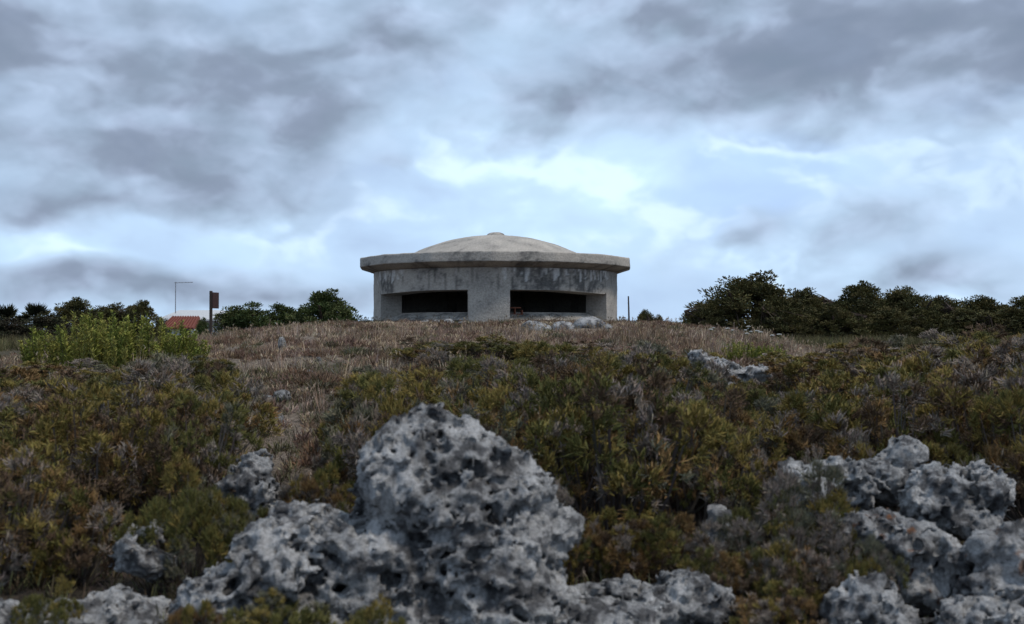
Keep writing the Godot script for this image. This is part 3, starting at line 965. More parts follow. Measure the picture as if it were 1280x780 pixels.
# ------------------------------------------------------------------ background
# a tree or tall bush: trunk, limbs, and a crown of many small sprays in uneven clumps
func tree_meshes(seed_: int, clumps: int, leaves: int, pal: Array, low: float, spread: float, long: float, wide: float) -> Array:
	rng.seed = seed_
	var wood := Bag.new()
	var crown := Bag.new()
	var bark := Color(0.055, 0.042, 0.034)
	var stems := 3
	var tops := []
	for s in stems:
		var an := TAU * s / stems + rng.randf()
		var lean := Vector3(cos(an), 0, sin(an)) * rng.randf_range(0.1, 0.3) * spread
		var pts := PackedVector3Array([Vector3(cos(an), 0, sin(an)) * 0.03, lean * 0.35 + Vector3.UP * 0.25, lean * 0.8 + Vector3.UP * 0.5, lean * 1.2 + Vector3.UP * 0.78])
		tube(wood, pts, 0.035, 0.012, 6, bark)
		tops.append(pts)
	for k in clumps:
		var d := ball_dir()
		var h := low + (1.0 - low) * pow(rng.randf(), 0.75)
		# outline: widest a third of the way up, broken by lumps
		var prof := sin(PI * clampf(0.22 + 0.72 * (h - low) / (1.0 - low), 0, 1))
		var lump := 0.78 + 0.6 * n_mid.get_noise_3d(d.x * 1.1 + seed_, h * 1.6, d.z * 1.1)
		var flat := Vector2(d.x, d.z).normalized() * prof * lump * spread * 0.5 * sqrt(rng.randf_range(0.25, 1.0))
		var c := Vector3(flat.x, h * (0.9 + 0.32 * n_mid.get_noise_2d(flat.x * 2.6 + seed_, flat.y * 2.6)), flat.y)
		var r := rng.randf_range(0.04, 0.10)
		var from: PackedVector3Array = tops[k % stems]
		if k % 2 == 0: tube(wood, PackedVector3Array([from[1 + k % 3], (from[1 + k % 3] + c) * 0.5 + Vector3.UP * 0.02, c]), 0.010, 0.003, 3, bark)
		var colour: Color = pal[rng.randi() % pal.size()]
		for q in leaves:
			var o := ball_dir()
			var p := c + o * r * pow(rng.randf(), 0.4) * Vector3(1.1, 0.9, 1.1)
			var dir := (o * 0.7 + Vector3.UP * 0.7 + ball_dir() * 0.5).normalized()
			leaf(crown, p, dir, dir.cross(ball_dir()).normalized(), long * rng.randf_range(0.6, 1.3), wide, tint(colour, 0.3))
	return [wood.mesh(), crown.mesh()]

func place_tree(called: String, meshes: Array, at: Vector3, wide: float, high: float, turn: float, label: String, cat: String, group: String) -> Node3D:
	var o := base(called, label, cat, at, turn, group)
	var t := part("trunk", meshes[0], M.twig, o)
	var c := part("crown", meshes[1], M.leaf, o)
	for q in [t, c]: q.scale = Vector3(wide, high, wide)
	return o

func build_background() -> void:
	var olive := [Color(0.08, 0.078, 0.032), Color(0.10, 0.092, 0.036), Color(0.065, 0.064, 0.029), Color(0.12, 0.102, 0.042)]
	var dull := [Color(0.05, 0.045, 0.03), Color(0.065, 0.055, 0.034), Color(0.05, 0.055, 0.03)]
	var fresh := [Color(0.075, 0.10, 0.035), Color(0.06, 0.085, 0.03), Color(0.09, 0.105, 0.04)]
	var far_kinds := []
	for k in 4: far_kinds.append(tree_meshes(200 + k * 7, 190, 80, olive, 0.06, 1.0, 0.042, 0.0075))
	var bush_kinds := []
	for k in 3: bush_kinds.append(tree_meshes(300 + k * 5, 150, 70, fresh, 0.05, 1.0, 0.050, 0.009))
	var dull_kinds := []
	for k in 2: dull_kinds.append(tree_meshes(400 + k * 5, 120, 60, dull, 0.05, 1.0, 0.055, 0.009))
	var sets := {"far": far_kinds, "bush": bush_kinds, "dull": dull_kinds}
	var k := 0
	for q in TREES:
		var set_: Array = sets[q[5]]
		place_tree(q[0], set_[k % set_.size()], Vector3(q[1], ground_y(q[1], q[2]) - 0.03, q[2]), q[3], q[4], k * 1.9, q[6], q[7], q[8])
		k += 1
	for q in PALMS: fan_palm(q)
	house()
	sign_post()
	antennas()

func fan_palm(q: Array) -> void:
	rng.seed = 900 + int(absf(q[0]) * 10)
	var high: float = q[2]
	var o := base("fan_palm", q[3], "palm", Vector3(q[0], ground_y(q[0], q[1]) - 0.02, q[1]), 0.0, "small palms at the field edge")
	var wood := Bag.new()
	tube(wood, PackedVector3Array([Vector3.ZERO, Vector3(0.04, high * 0.4, 0), Vector3(0.02, high * 0.62, 0.02)]), 0.16, 0.13, 8, Color(0.06, 0.045, 0.035))
	part("trunk", wood.mesh(), M.twig, o)
	var crown := Bag.new()
	var heart := Vector3(0.02, high * 0.62, 0.02)
	for f in 26:
		var an := TAU * f / 26.0 * 5.0 + rng.randf()
		var rise := rng.randf_range(-0.5, 2.2)
		var d := Vector3(cos(an), rise, sin(an)).normalized()
		var stalk := heart + d * high * 0.14
		tube(crown, PackedVector3Array([heart, stalk]), 0.014, 0.010, 3, Color(0.06, 0.06, 0.03))
		var side := d.cross(Vector3.UP).normalized()
		var out := side.cross(d).normalized()
		for s in 13:
			var t := (s - 6.0) / 6.0 * 1.35
			var e := (d * cos(t) + side * sin(t) + out * rng.randf_range(-0.12, 0.12)).normalized()
			var col := tint(Color(0.038, 0.042, 0.024), 0.3)
			leaf(crown, stalk, e, e.cross(out).normalized(), high * rng.randf_range(0.22, 0.30), 0.026, col)
	part("crown", crown.mesh(), M.leaf, o)

func house() -> void:
	var at := Vector3(-20.6, ground_y(-20.6, -70) - 0.05, -70)
	var o := base("house", "white house with low white roof and red tiled porch roof", "house", at)
	var put := func(called: String, size: Vector3, pos: Vector3, mat: Material, parent: Node) -> MeshInstance3D:
		var m := part(called, block(size, 0.02), mat, parent)
		m.position = pos
		return m
	put.call("wall", Vector3(4.3, 1.36, 4.6), Vector3(0.25, 0.68, -3.0), M.render_white, o)
	# low hipped roof, painted white
	var top := PackedVector3Array()
	for p in [[-2.4, 1.362, -0.3], [2.4, 1.362, -0.3], [-2.4, 1.362, -5.7], [2.4, 1.362, -5.7], [-2.4, 1.46, -0.3], [2.4, 1.46, -0.3], [-2.4, 1.46, -5.7], [2.4, 1.46, -5.7], [-1.35, 2.07, -1.6], [1.15, 2.07, -1.6], [-1.35, 2.07, -4.4], [1.15, 2.07, -4.4]]:
		top.append(Vector3(p[0] + 0.25, p[1], p[2]))
	part("roof", hull(top), M.render_white, o)
	put.call("porch_wall", Vector3(2.2, 0.86, 1.8), Vector3(-0.3, 0.43, 0.5), M.render_white, o)
	var pr := PackedVector3Array()
	for p in [[-1.2, 0.862, 1.6], [1.0, 0.862, 1.6], [-1.2, 0.862, -0.42], [1.0, 0.862, -0.42], [-0.95, 1.62, -0.3], [0.8, 1.62, -0.3], [-0.95, 1.62, -0.40], [0.8, 1.62, -0.40]]:
		pr.append(Vector3(p[0] - 0.2, p[1], p[2]))
	var roof := part("porch_roof", hull(pr), M.clay, o)
	# rows of round clay tiles running down the slope
	for k in 11:
		var f := (k + 0.5) / 11.0
		var b := Bag.new()
		tube(b, PackedVector3Array([Vector3(lerpf(-1.15, 0.6, f), 1.64, -0.3), Vector3(lerpf(-1.4, 0.8, f), 0.88, 1.62)]), 0.06, 0.07, 6, Color.WHITE)
		part("tile_row", b.mesh(), M.clay, roof)
	put.call("window", Vector3(0.5, 0.42, 0.06), Vector3(-0.9, 0.5, 1.41), M.dark_pane, o)
	put.call("door", Vector3(0.6, 0.78, 0.06), Vector3(0.25, 0.4, 1.41), M.old_wood, o)
	# low dark wall along the plot
	var g := base("garden_wall", "low dark grey garden wall in front of the white house", "wall", Vector3(-18.4, ground_y(-18.4, -62) - 0.05, -62))
	part("wall_body", block(Vector3(6.0, 0.42, 0.2), 0.02), M.old_wood, g).position = Vector3(0, 0.21, 0)
	part("coping", block(Vector3(6.06, 0.06, 0.26), 0.015), M.old_wood, g).position = Vector3(0, 0.452, 0)

func sign_post() -> void:
	var x := -8.22
	var z := -30.0
	var y := ground_y(x, z) - 0.1
	var o := base("sign_post", "dark post with a small rusty red-brown board at its top", "sign", Vector3(x, y, z))
	var h := 2.56 - y
	part("post", block(Vector3(0.075, h, 0.075), 0.012), M.old_wood, o).position = Vector3(0, h / 2, 0)
	var s := part("sign_board", block(Vector3(0.30, 0.44, 0.035), 0.008), M.rusty_metal, o)
	s.position = Vector3(0.095, h - 0.26, 0.0)
	s.rotation_degrees.y = 72
	s.position.z = -0.10
	for k in 2:
		var bolt := part("bracket", block(Vector3(0.16, 0.03, 0.05), 0.006), M.rusty_metal, o)
		bolt.position = Vector3(0.06, h - 0.14 - k * 0.24, -0.04)
		bolt.rotation_degrees.y = 58

func antennas() -> void:
	for q in [[-21.5, -70.2, 4.55, 2.5, "thin television antenna standing on the white house roof", 3.04], [-8.95, -50.0, 2.92, 0.0, "faint thin mast with a crossbar behind the leafy bushes", 2.92]]:
		var y := ground_y(q[0], q[1]) - 0.05
		var o := base("antenna", q[4], "antenna", Vector3(q[0], y, q[1]))
		var foot: float = 1.85 if q[3] > 0 else 0.0
		var b := Bag.new()
		var h: float = q[2] - y
		tube(b, PackedVector3Array([Vector3(0, foot, 0), Vector3(0, h, 0)]), 0.028, 0.022, 6, Color.WHITE)
		part("mast", b.mesh(), M.aluminium, o)
		b = Bag.new()
		tube(b, PackedVector3Array([Vector3(-0.1, h - 0.06, 0), Vector3(1.15, h - 0.02, 0.1)]), 0.017, 0.017, 5, Color.WHITE)
		part("boom", b.mesh(), M.aluminium, o)
		for k in 5:
			b = Bag.new()
			var px := 0.1 + k * 0.22
			tube(b, PackedVector3Array([Vector3(px, h - 0.04, -0.35), Vector3(px, h - 0.04, 0.35)]), 0.010, 0.010, 4, Color.WHITE)
			part("rod", b.mesh(), M.aluminium, o)
	# leaning stake beside the bunker
	var x := 3.55
	var z := -33.5
	var st := base("stake", "thin dark wooden stake standing right of the bunker", "stake", Vector3(x, ground_y(x, z) - 0.1, z))
	var sb := Bag.new()
	tube(sb, PackedVector3Array([Vector3.ZERO, Vector3(0.02, 0.7, 0), Vector3(0.0, 2.52 - st.position.y, 0)]), 0.035, 0.022, 7, Color(0.06, 0.05, 0.045))
	part("shaft", sb.mesh(), M.twig, st)
const SHRUBS := [
	[-5.289, -11.8, 1.252, 1.13, 1, "brown", "shrub", "brown shrub, first from the left in the hindmost row of the left thicket", "shrub", "shrubs of the left thicket"],
	[-4.601, -11.8, 1.156, 1.053, 1, "mix", "shrub", "olive shrub, second from the left in the hindmost row of the left thicket", "shrub", "shrubs of the left thicket"],
	[-3.913, -11.8, 1.156, 1.104, 1, "grey", "shrub", "grey-green shrub, third from the left in the hindmost row of the left thicket", "shrub", "shrubs of the left thicket"],
	[-3.354, -11.8, 0.963, 1.208, 1, "green", "shrub", "green shrub, fourth from the left in the hindmost row of the left thicket", "shrub", "shrubs of the left thicket"],
	[-4.385, -9.4, 1.381, 1.144, 1, "brown", "shrub", "brown shrub, first from the left in the fourth row of the left thicket", "shrub", "shrubs of the left thicket"],
	[-3.631, -9.4, 1.381, 1.13, 1, "mix", "shrub", "olive shrub, second from the left in the fourth row of the left thicket", "shrub", "shrubs of the left thicket"],
	[-2.98, -9.4, 1.304, 1.226, 1, "grey", "shrub", "grey-green shrub, third from the left in the fourth row of the left thicket", "shrub", "shrubs of the left thicket"],
	[-2.569, -9.4, 0.844, 1.157, 1, "mix", "shrub", "olive shrub, fourth from the left in the fourth row of the left thicket", "shrub", "shrubs of the left thicket"],
	[-3.455, -7.9, 1.548, 1.166, 1, "brown", "shrub", "brown shrub, first from the left in the third row of the left thicket", "shrub", "shrubs of the left thicket"],
	[-2.418, -7.9, 1.419, 1.235, 1, "mix", "shrub", "olive shrub, second from the left in the third row of the left thicket", "shrub", "shrubs of the left thicket"],
	[-3.127, -6.5, 1.38, 1.059, 1, "bigbrown", "shrub", "bushy brown shrub, first from the left in the second row of the left thicket", "shrub", "shrubs of the left thicket"],
	[-2.464, -6.5, 1.433, 1.14, 1, "bigbrown", "shrub", "bushy brown shrub, second from the left in the second row of the left thicket", "shrub", "shrubs of the left thicket"],
	[-1.933, -6.5, 1.114, 1.14, 1, "big", "shrub", "bushy olive shrub, third from the left in the second row of the left thicket", "shrub", "shrubs of the left thicket"],
	[-2.472, -5.3, 1.125, 0.928, 1, "bigbrown", "shrub", "bushy brown shrub, first from the left in the front row of the left thicket", "shrub", "shrubs of the left thicket"],
	[-2.105, -5.3, 0.649, 0.716, 1, "brown", "shrub", "brown shrub, second from the left in the front row of the left thicket", "shrub", "shrubs of the left thicket"],
	[-0.911, -12.5, 1.327, 1.245, 1, "mix", "shrub", "olive shrub, first from the left in the hindmost row of the middle thicket", "shrub", "shrubs of the middle thicket"],
	[-0.228, -12.5, 1.429, 1.318, 1, "green", "shrub", "green shrub, second from the left in the hindmost row of the middle thicket", "shrub", "shrubs of the middle thicket"],
	[0.547, -12.5, 1.429, 1.327, 1, "mix", "shrub", "olive shrub, third from the left in the hindmost row of the middle thicket", "shrub", "shrubs of the middle thicket"],
	[1.321, -12.5, 1.429, 1.327, 1, "grey", "shrub", "grey-green shrub, fourth from the left in the hindmost row of the middle thicket", "shrub", "shrubs of the middle thicket"],
	[1.913, -12.5, 1.122, 1.263, 1, "mix", "shrub", "olive shrub, fifth from the left in the hindmost row of the middle thicket", "shrub", "shrubs of the middle thicket"],
	[-1.264, -10.2, 0.916, 1.128, 1, "grey", "shrub", "grey-green shrub, first from the left in the fifth row of the middle thicket", "shrub", "shrubs of the middle thicket"],
	[-0.743, -10.2, 1.332, 1.247, 1, "mix", "shrub", "olive shrub, second from the left in the fifth row of the middle thicket", "shrub", "shrubs of the middle thicket"],
	[-0.074, -10.2, 1.332, 1.322, 1, "green", "shrub", "green shrub, third from the left in the fifth row of the middle thicket", "shrub", "shrubs of the middle thicket"],
	[0.595, -10.2, 1.332, 1.359, 1, "mix", "shrub", "olive shrub, fourth from the left in the fifth row of the middle thicket", "shrub", "shrubs of the middle thicket"],
	[1.19, -10.2, 1.249, 1.322, 1, "grey", "shrub", "grey-green shrub, fifth from the left in the fifth row of the middle thicket", "shrub", "shrubs of the middle thicket"],
	[1.695, -10.2, 0.916, 1.173, 1, "mix", "shrub", "olive shrub, sixth from the left in the fifth row of the middle thicket", "shrub", "shrubs of the middle thicket"],
	[-1.237, -8.4, 0.617, 1.022, 1, "mix", "shrub", "olive shrub, first from the left in the fourth row of the middle thicket", "shrub", "shrubs of the middle thicket"],
	[-0.857, -8.4, 1.234, 1.206, 1, "mix", "shrub", "olive shrub, second from the left in the fourth row of the middle thicket", "shrub", "shrubs of the middle thicket"],
	[-0.245, -8.4, 1.577, 1.329, 1, "big", "shrub", "bushy olive shrub, third from the left in the fourth row of the middle thicket", "shrub", "shrubs of the middle thicket"],
	[0.459, -8.4, 1.646, 1.378, 1, "big", "shrub", "bushy olive shrub, fourth from the left in the fourth row of the middle thicket", "shrub", "shrubs of the middle thicket"],
	[1.102, -8.4, 1.509, 1.329, 1, "big", "shrub", "bushy olive shrub, fifth from the left in the fourth row of the middle thicket", "shrub", "shrubs of the middle thicket"],
	[1.561, -8.4, 1.029, 1.169, 1, "mix", "shrub", "olive shrub, sixth from the left in the fourth row of the middle thicket", "shrub", "shrubs of the middle thicket"],
	[-1.097, -7.0, 0.543, 0.923, 1, "brown", "shrub", "brown shrub, first from the left in the third row of the middle thicket", "shrub", "shrubs of the middle thicket"],
	[-0.765, -7.0, 0.971, 1.143, 1, "mix", "shrub", "olive shrub, second from the left in the third row of the middle thicket", "shrub", "shrubs of the middle thicket"],
	[-0.204, -7.0, 1.6, 1.296, 1, "big", "shrub", "bushy olive shrub, third from the left in the third row of the middle thicket", "shrub", "shrubs of the middle thicket"],
	[1.224, -7.0, 1.314, 1.204, 1, "big", "shrub", "bushy olive shrub, fourth from the left in the third row of the middle thicket", "shrub", "shrubs of the middle thicket"],
	[-1.107, -6.2, 0.481, 0.763, 1, "brown", "shrub", "brown shrub, first from the left in the second row of the middle thicket", "shrub", "shrubs of the middle thicket"],
	[0.068, -6.2, 1.265, 1.193, 1, "big", "shrub", "bushy olive shrub, second from the left in the second row of the middle thicket", "shrub", "shrubs of the middle thicket"],
	[0.565, -6.2, 1.67, 1.346, 1, "big", "shrub", "bushy olive shrub, third from the left in the second row of the middle thicket", "shrub", "shrubs of the middle thicket"],
	[1.039, -6.2, 1.113, 1.125, 1, "big", "shrub", "bushy olive shrub, fourth from the left in the second row of the middle thicket", "shrub", "shrubs of the middle thicket"],
	[1.31, -6.2, 0.557, 0.831, 1, "grey", "shrub", "grey-green shrub, fifth from the left in the second row of the middle thicket", "shrub", "shrubs of the middle thicket"],
	[0.232, -5.3, 0.519, 0.735, 1, "mix", "shrub", "olive shrub, first from the left in the front row of the middle thicket", "shrub", "shrubs of the middle thicket"],
	[0.483, -5.3, 0.519, 0.619, 1, "brown", "shrub", "brown shrub, second from the left in the front row of the middle thicket", "shrub", "shrubs of the middle thicket"],
	[0.753, -5.3, 0.519, 0.6, 1, "brown", "shrub", "brown shrub, third from the left in the front row of the middle thicket", "shrub", "shrubs of the middle thicket"],
	[3.371, -12.5, 1.327, 1.263, 1, "mix", "shrub", "olive shrub, first from the left in the hindmost row of the right thicket", "shrub", "shrubs of the right thicket"],
	[4.009, -12.5, 1.531, 1.336, 1, "brown", "shrub", "brown shrub, second from the left in the hindmost row of the right thicket", "shrub", "shrubs of the right thicket"],
	[4.829, -12.5, 1.633, 1.427, 1, "mix", "shrub", "olive shrub, third from the left in the hindmost row of the right thicket", "shrub", "shrubs of the right thicket"],
	[5.667, -12.5, 1.735, 1.5, 1, "mix", "shrub", "olive shrub, fourth from the left in the hindmost row of the right thicket", "shrub", "shrubs of the right thicket"],
	[6.651, -12.5, 2.041, 1.473, 1, "mix", "shrub", "olive shrub, fifth from the left in the hindmost row of the right thicket", "shrub", "shrubs of the right thicket"],
	[7.562, -12.5, 2.041, 1.427, 1, "brown", "shrub", "brown shrub, sixth from the left in the hindmost row of the right thicket", "shrub", "shrubs of the right thicket"],
	[2.305, -10.2, 0.999, 1.069, 1, "mix", "shrub", "olive shrub, first from the left in the fourth row of the right thicket", "shrub", "shrubs of the right thicket"],
	[2.937, -10.2, 1.416, 1.217, 1, "brown", "shrub", "brown shrub, second from the left in the fourth row of the right thicket", "shrub", "shrubs of the right thicket"],
	[3.606, -10.2, 1.582, 1.351, 1, "mix", "shrub", "olive shrub, third from the left in the fourth row of the right thicket", "shrub", "shrubs of the right thicket"],
	[4.238, -10.2, 1.665, 1.455, 1, "brown", "shrub", "brown shrub, fourth from the left in the fourth row of the right thicket", "shrub", "shrubs of the right thicket"],
	[4.87, -10.2, 1.665, 1.53, 1, "mix", "shrub", "olive shrub, fifth from the left in the fourth row of the right thicket", "shrub", "shrubs of the right thicket"],
	[5.65, -10.2, 1.832, 1.478, 1, "brown", "shrub", "brown shrub, sixth from the left in the fourth row of the right thicket", "shrub", "shrubs of the right thicket"],
	[6.542, -10.2, 1.832, 1.441, 1, "mix", "shrub", "olive shrub, seventh from the left in the fourth row of the right thicket", "shrub", "shrubs of the right thicket"],
	[1.942, -8.2, 1.138, 1.064, 1, "grey", "shrub", "grey-green shrub, first from the left in the third row of the right thicket", "shrub", "shrubs of the right thicket"],
	[2.51, -8.2, 1.473, 1.189, 1, "mix", "shrub", "olive shrub, second from the left in the third row of the right thicket", "shrub", "shrubs of the right thicket"],
	[3.168, -8.2, 1.473, 1.321, 1, "brown", "shrub", "brown shrub, third from the left in the third row of the right thicket", "shrub", "shrubs of the right thicket"],
	[3.825, -8.2, 1.673, 1.428, 1, "bigbrown", "shrub", "bushy brown shrub, fourth from the left in the third row of the right thicket", "shrub", "shrubs of the right thicket"],
	[4.662, -8.2, 1.74, 1.392, 1, "bigbrown", "shrub", "bushy brown shrub, fifth from the left in the third row of the right thicket", "shrub", "shrubs of the right thicket"],
	[5.499, -8.2, 1.74, 1.333, 1, "bigbrown", "shrub", "bushy brown shrub, sixth from the left in the third row of the right thicket", "shrub", "shrubs of the right thicket"],
	[1.913, -7.0, 1.257, 1.071, 1, "brown", "shrub", "brown shrub, first from the left in the second row of the right thicket", "shrub", "shrubs of the right thicket"],
	[2.449, -7.0, 1.486, 1.184, 1, "bigbrown", "shrub", "bushy brown shrub, second from the left in the second row of the right thicket", "shrub", "shrubs of the right thicket"],
	[3.061, -7.0, 1.6, 1.245, 1, "bigbrown", "shrub", "bushy brown shrub, third from the left in the second row of the right thicket", "shrub", "shrubs of the right thicket"],
	[3.827, -7.0, 1.714, 1.255, 1, "bigbrown", "shrub", "bushy brown shrub, fourth from the left in the second row of the right thicket", "shrub", "shrubs of the right thicket"],
	[4.592, -7.0, 1.6, 1.204, 1, "bigbrown", "shrub", "bushy brown shrub, fifth from the left in the second row of the right thicket", "shrub", "shrubs of the right thicket"],
	[1.959, -6.4, 0.627, 0.926, 1, "brown", "shrub", "brown shrub, first from the left in the front row of the right thicket", "shrub", "shrubs of the right thicket"],
	[3.032, -6.4, 1.045, 1.136, 1, "brown", "shrub", "brown shrub, second from the left in the front row of the right thicket", "shrub", "shrubs of the right thicket"],
	[-1.487, -5.1, 0.624, 0.838, 1, "green", "shrub", "yellowish green shrub left of the boulder above the rock bed", "shrub", ""],
	[-1.319, -5.4, 0.397, 0.701, 1, "grey", "shrub", "small grey-green shrub between boulder and left stones", "shrub", ""],
	[-1.823, -4.35, 0.32, 0.466, 1, "green", "shrub", "small olive shrub on the rock bed at the lower left", "shrub", ""],
	[-0.886, -4.05, 0.496, 0.526, 1, "green", "shrub", "low green sprigs before the boulder's left lobe", "shrub", ""],
	[-0.525, -4.0, 0.359, 0.509, 1, "green", "shrub", "low green sprigs at the middle of the boulder's foot", "shrub", ""],
	[-1.151, -4.05, 0.298, 0.458, 1, "brown", "shrub", "low brown sprigs left of the boulder's foot", "shrub", ""],
	[1.338, -5.1, 0.708, 0.831, 1, "grey", "shrub", "pale grey-green grassy shrub before the low rock ledge", "shrub", ""],
	[1.093, -5.0, 0.571, 0.669, 1, "grey", "shrub", "grey twiggy shrub left of the low rock ledge", "shrub", ""],
	[1.474, -4.65, 0.418, 0.676, 1, "grey", "shrub", "grey-green shrub growing over the sloping slab", "shrub", ""],
	[0.9, -4.75, 0.465, 0.538, 1, "brown", "shrub", "brown shrub right of the dark hollow", "shrub", ""],
	[1.199, -4.7, 0.576, 0.616, 1, "brown", "shrub", "brown twiggy shrub at the bottom between the rocks", "shrub", ""],
	[1.026, -4.4, 0.467, 0.464, 1, "brown", "shrub", "low brown shrub at the bottom edge beside the knobbly rock", "shrub", ""],
	[2.255, -4.95, 0.242, 0.677, 1, "brown", "shrub", "brown shrub at the right edge behind the lumpy rock", "shrub", ""],
	[2.095, -5.75, 0.329, 0.628, 1, "brown", "shrub", "small brown shrub between the knob and the holed rock", "shrub", ""],
	[-5.477, -13.0, 0.743, 1.5, 1, "lime", "leafy_plant", "bright green upright plant, first from the left before the dark trees", "plant", "bright green upright plants at left"],
	[-5.069, -13.0, 0.849, 1.652, 1, "lime", "leafy_plant", "bright green upright plant, second from the left before the dark trees", "plant", "bright green upright plants at left"],
	[-4.643, -13.0, 0.849, 1.68, 1, "lime", "leafy_plant", "bright green upright plant, third from the left before the dark trees", "plant", "bright green upright plants at left"],
	[-4.216, -13.0, 0.849, 1.614, 1, "lime", "leafy_plant", "bright green upright plant, fourth from the left before the dark trees", "plant", "bright green upright plants at left"],
	[-3.885, -13.0, 0.743, 1.472, 1, "lime", "leafy_plant", "bright green upright plant, fifth from the left before the dark trees", "plant", "bright green upright plants at left"],
	[2.908, -14.0, 0.571, 1.296, 1, "lime", "leafy_plant", "light green plant, wider one behind the long pale outcrop", "plant", "light green plants behind the outcrop"],
	[3.265, -14.0, 0.514, 1.255, 1, "lime", "leafy_plant", "light green plant, narrower one behind the long pale outcrop", "plant", "light green plants behind the outcrop"],
]
const UMBELS := [
	[2.946, -16.5, 0.25, "white dry umbel, first from the left before the dark tree row"],
	[3.153, -17.1, 0.25, "white dry umbel, second from the left before the dark tree row"],
	[3.432, -17.7, 0.25, "white dry umbel, third from the left before the dark tree row"],
	[3.404, -16.8, 0.25, "white dry umbel, fourth from the left before the dark tree row"],
	[3.64, -17.4, 0.25, "white dry umbel, fifth from the left before the dark tree row"],
	[3.5, -16.5, 0.25, "white dry umbel, sixth from the left before the dark tree row"],
	[3.664, -17.1, 0.294, "white dry umbel, seventh from the left before the dark tree row"],
	[3.844, -17.7, 0.257, "white dry umbel, eighth from the left before the dark tree row"],
	[3.735, -16.8, 0.271, "white dry umbel, ninth from the left before the dark tree row"],
	[3.919, -17.4, 0.25, "white dry umbel, tenth from the left before the dark tree row"],
	[3.872, -16.5, 0.25, "white dry umbel, eleventh from the left before the dark tree row"],
	[4.175, -17.1, 0.25, "white dry umbel, twelfth from the left before the dark tree row"],
]
# ------------------------------------------------------------------ shrubs
# one shrub 1 m wide and 0.7 m high: woody stems from the root carry rounded lobes of sprigs, with gaps between the lobes
func shrub_meshes(seed_: int, lobes: int, clumps: int, sprigs: int, pal: Array, upright: float, long: float, r: float, lobe := 1.0) -> Array:
	rng.seed = seed_
	var wood := Bag.new()
	var leaves := Bag.new()
	for k in lobes:
		# lobes spread evenly over the dome, each at its own height
		var t := (k + 0.5) / lobes
		var up := lerpf(0.97, 0.26, t) + rng.randf_range(-0.06, 0.06)
		var an := k * 2.39996 + rng.randf_range(-0.35, 0.35)
		var flat := sqrt(maxf(0.0, 1.0 - up * up))
		var reach := rng.randf_range(0.58, 1.05)
		var c := Vector3(cos(an) * flat * 0.43, 0.07 + maxf(up, 0.0) * 0.46, sin(an) * flat * 0.43) * reach
		var d := Vector3(cos(an) * flat, up + 0.1, sin(an) * flat).normalized()
		var size := rng.randf_range(0.07, 0.135) * lobe
		var colour: Color = pal[rng.randi() % pal.size()]
		var second: Color = pal[rng.randi() % pal.size()]
		var root := Vector3(cos(an), 0, sin(an)) * rng.randf_range(0.02, 0.12)
		for w in 3:
			var e := c + ball_dir() * size * 0.7
			tube(wood, PackedVector3Array([root, Vector3(e.x * 0.7, e.y * 0.4, e.z * 0.7) + ball_dir() * 0.02, e]), 0.008, 0.003, 3, tint(Color(0.11, 0.092, 0.08), 0.3))
		for q in clumps:
			var o := (ball_dir() + d * 0.55).normalized()
			var p0 := c + Vector3(o.x, o.y * 1.15, o.z) * size * lerpf(0.55, 1.0, sqrt(rng.randf()))
			if p0.y < 0.015: continue
			var shade := colour if rng.randf() < 0.72 else second
			var lean := (o * (1.0 - upright) + Vector3.UP * upright + ball_dir() * 0.35).normalized()
			for w in sprigs:
				var dir := (lean + ball_dir() * 0.75).normalized()
				sprig(leaves, p0 + ball_dir() * rng.randf_range(0.0, 0.03) * lobe, dir, long * rng.randf_range(0.45, 1.4), r * rng.randf_range(0.7, 1.25), tint(shade, 0.38))
	return [wood.mesh(), leaves.mesh()]

# an upright leafy plant: tall shoots set with leaves all the way up
func shoot_meshes(seed_: int, shoots: int, pal: Array) -> Array:
	rng.seed = seed_
	var wood := Bag.new()
	var leaves := Bag.new()
	for k in shoots:
		var an := rng.randf() * TAU
		var out := sqrt(rng.randf())
		var foot := Vector3(cos(an), 0, sin(an)) * out * 0.30
		var h := rng.randf_range(0.45, 1.08) * (1.1 - 0.4 * out)
		var tip := foot * rng.randf_range(1.2, 1.6) + Vector3.UP * h
		tube(wood, PackedVector3Array([foot, foot.lerp(tip, 0.5) + ball_dir() * 0.01, tip]), 0.006, 0.003, 3, Color(0.10, 0.09, 0.05))
		var colour: Color = pal[rng.randi() % pal.size()]
		for q in 95:
			var t := pow(rng.randf(), 0.8)
			var p := foot.lerp(tip, t)
			var d := Vector3(rng.randf_range(-1, 1), rng.randf_range(0.5, 1.5), rng.randf_range(-1, 1)).normalized()
			leaf(leaves, p, d, d.cross(ball_dir()).normalized(), rng.randf_range(0.06, 0.12) * (1.1 - 0.5 * t), 0.008, tint(colour, 0.3))
	return [wood.mesh(), leaves.mesh()]

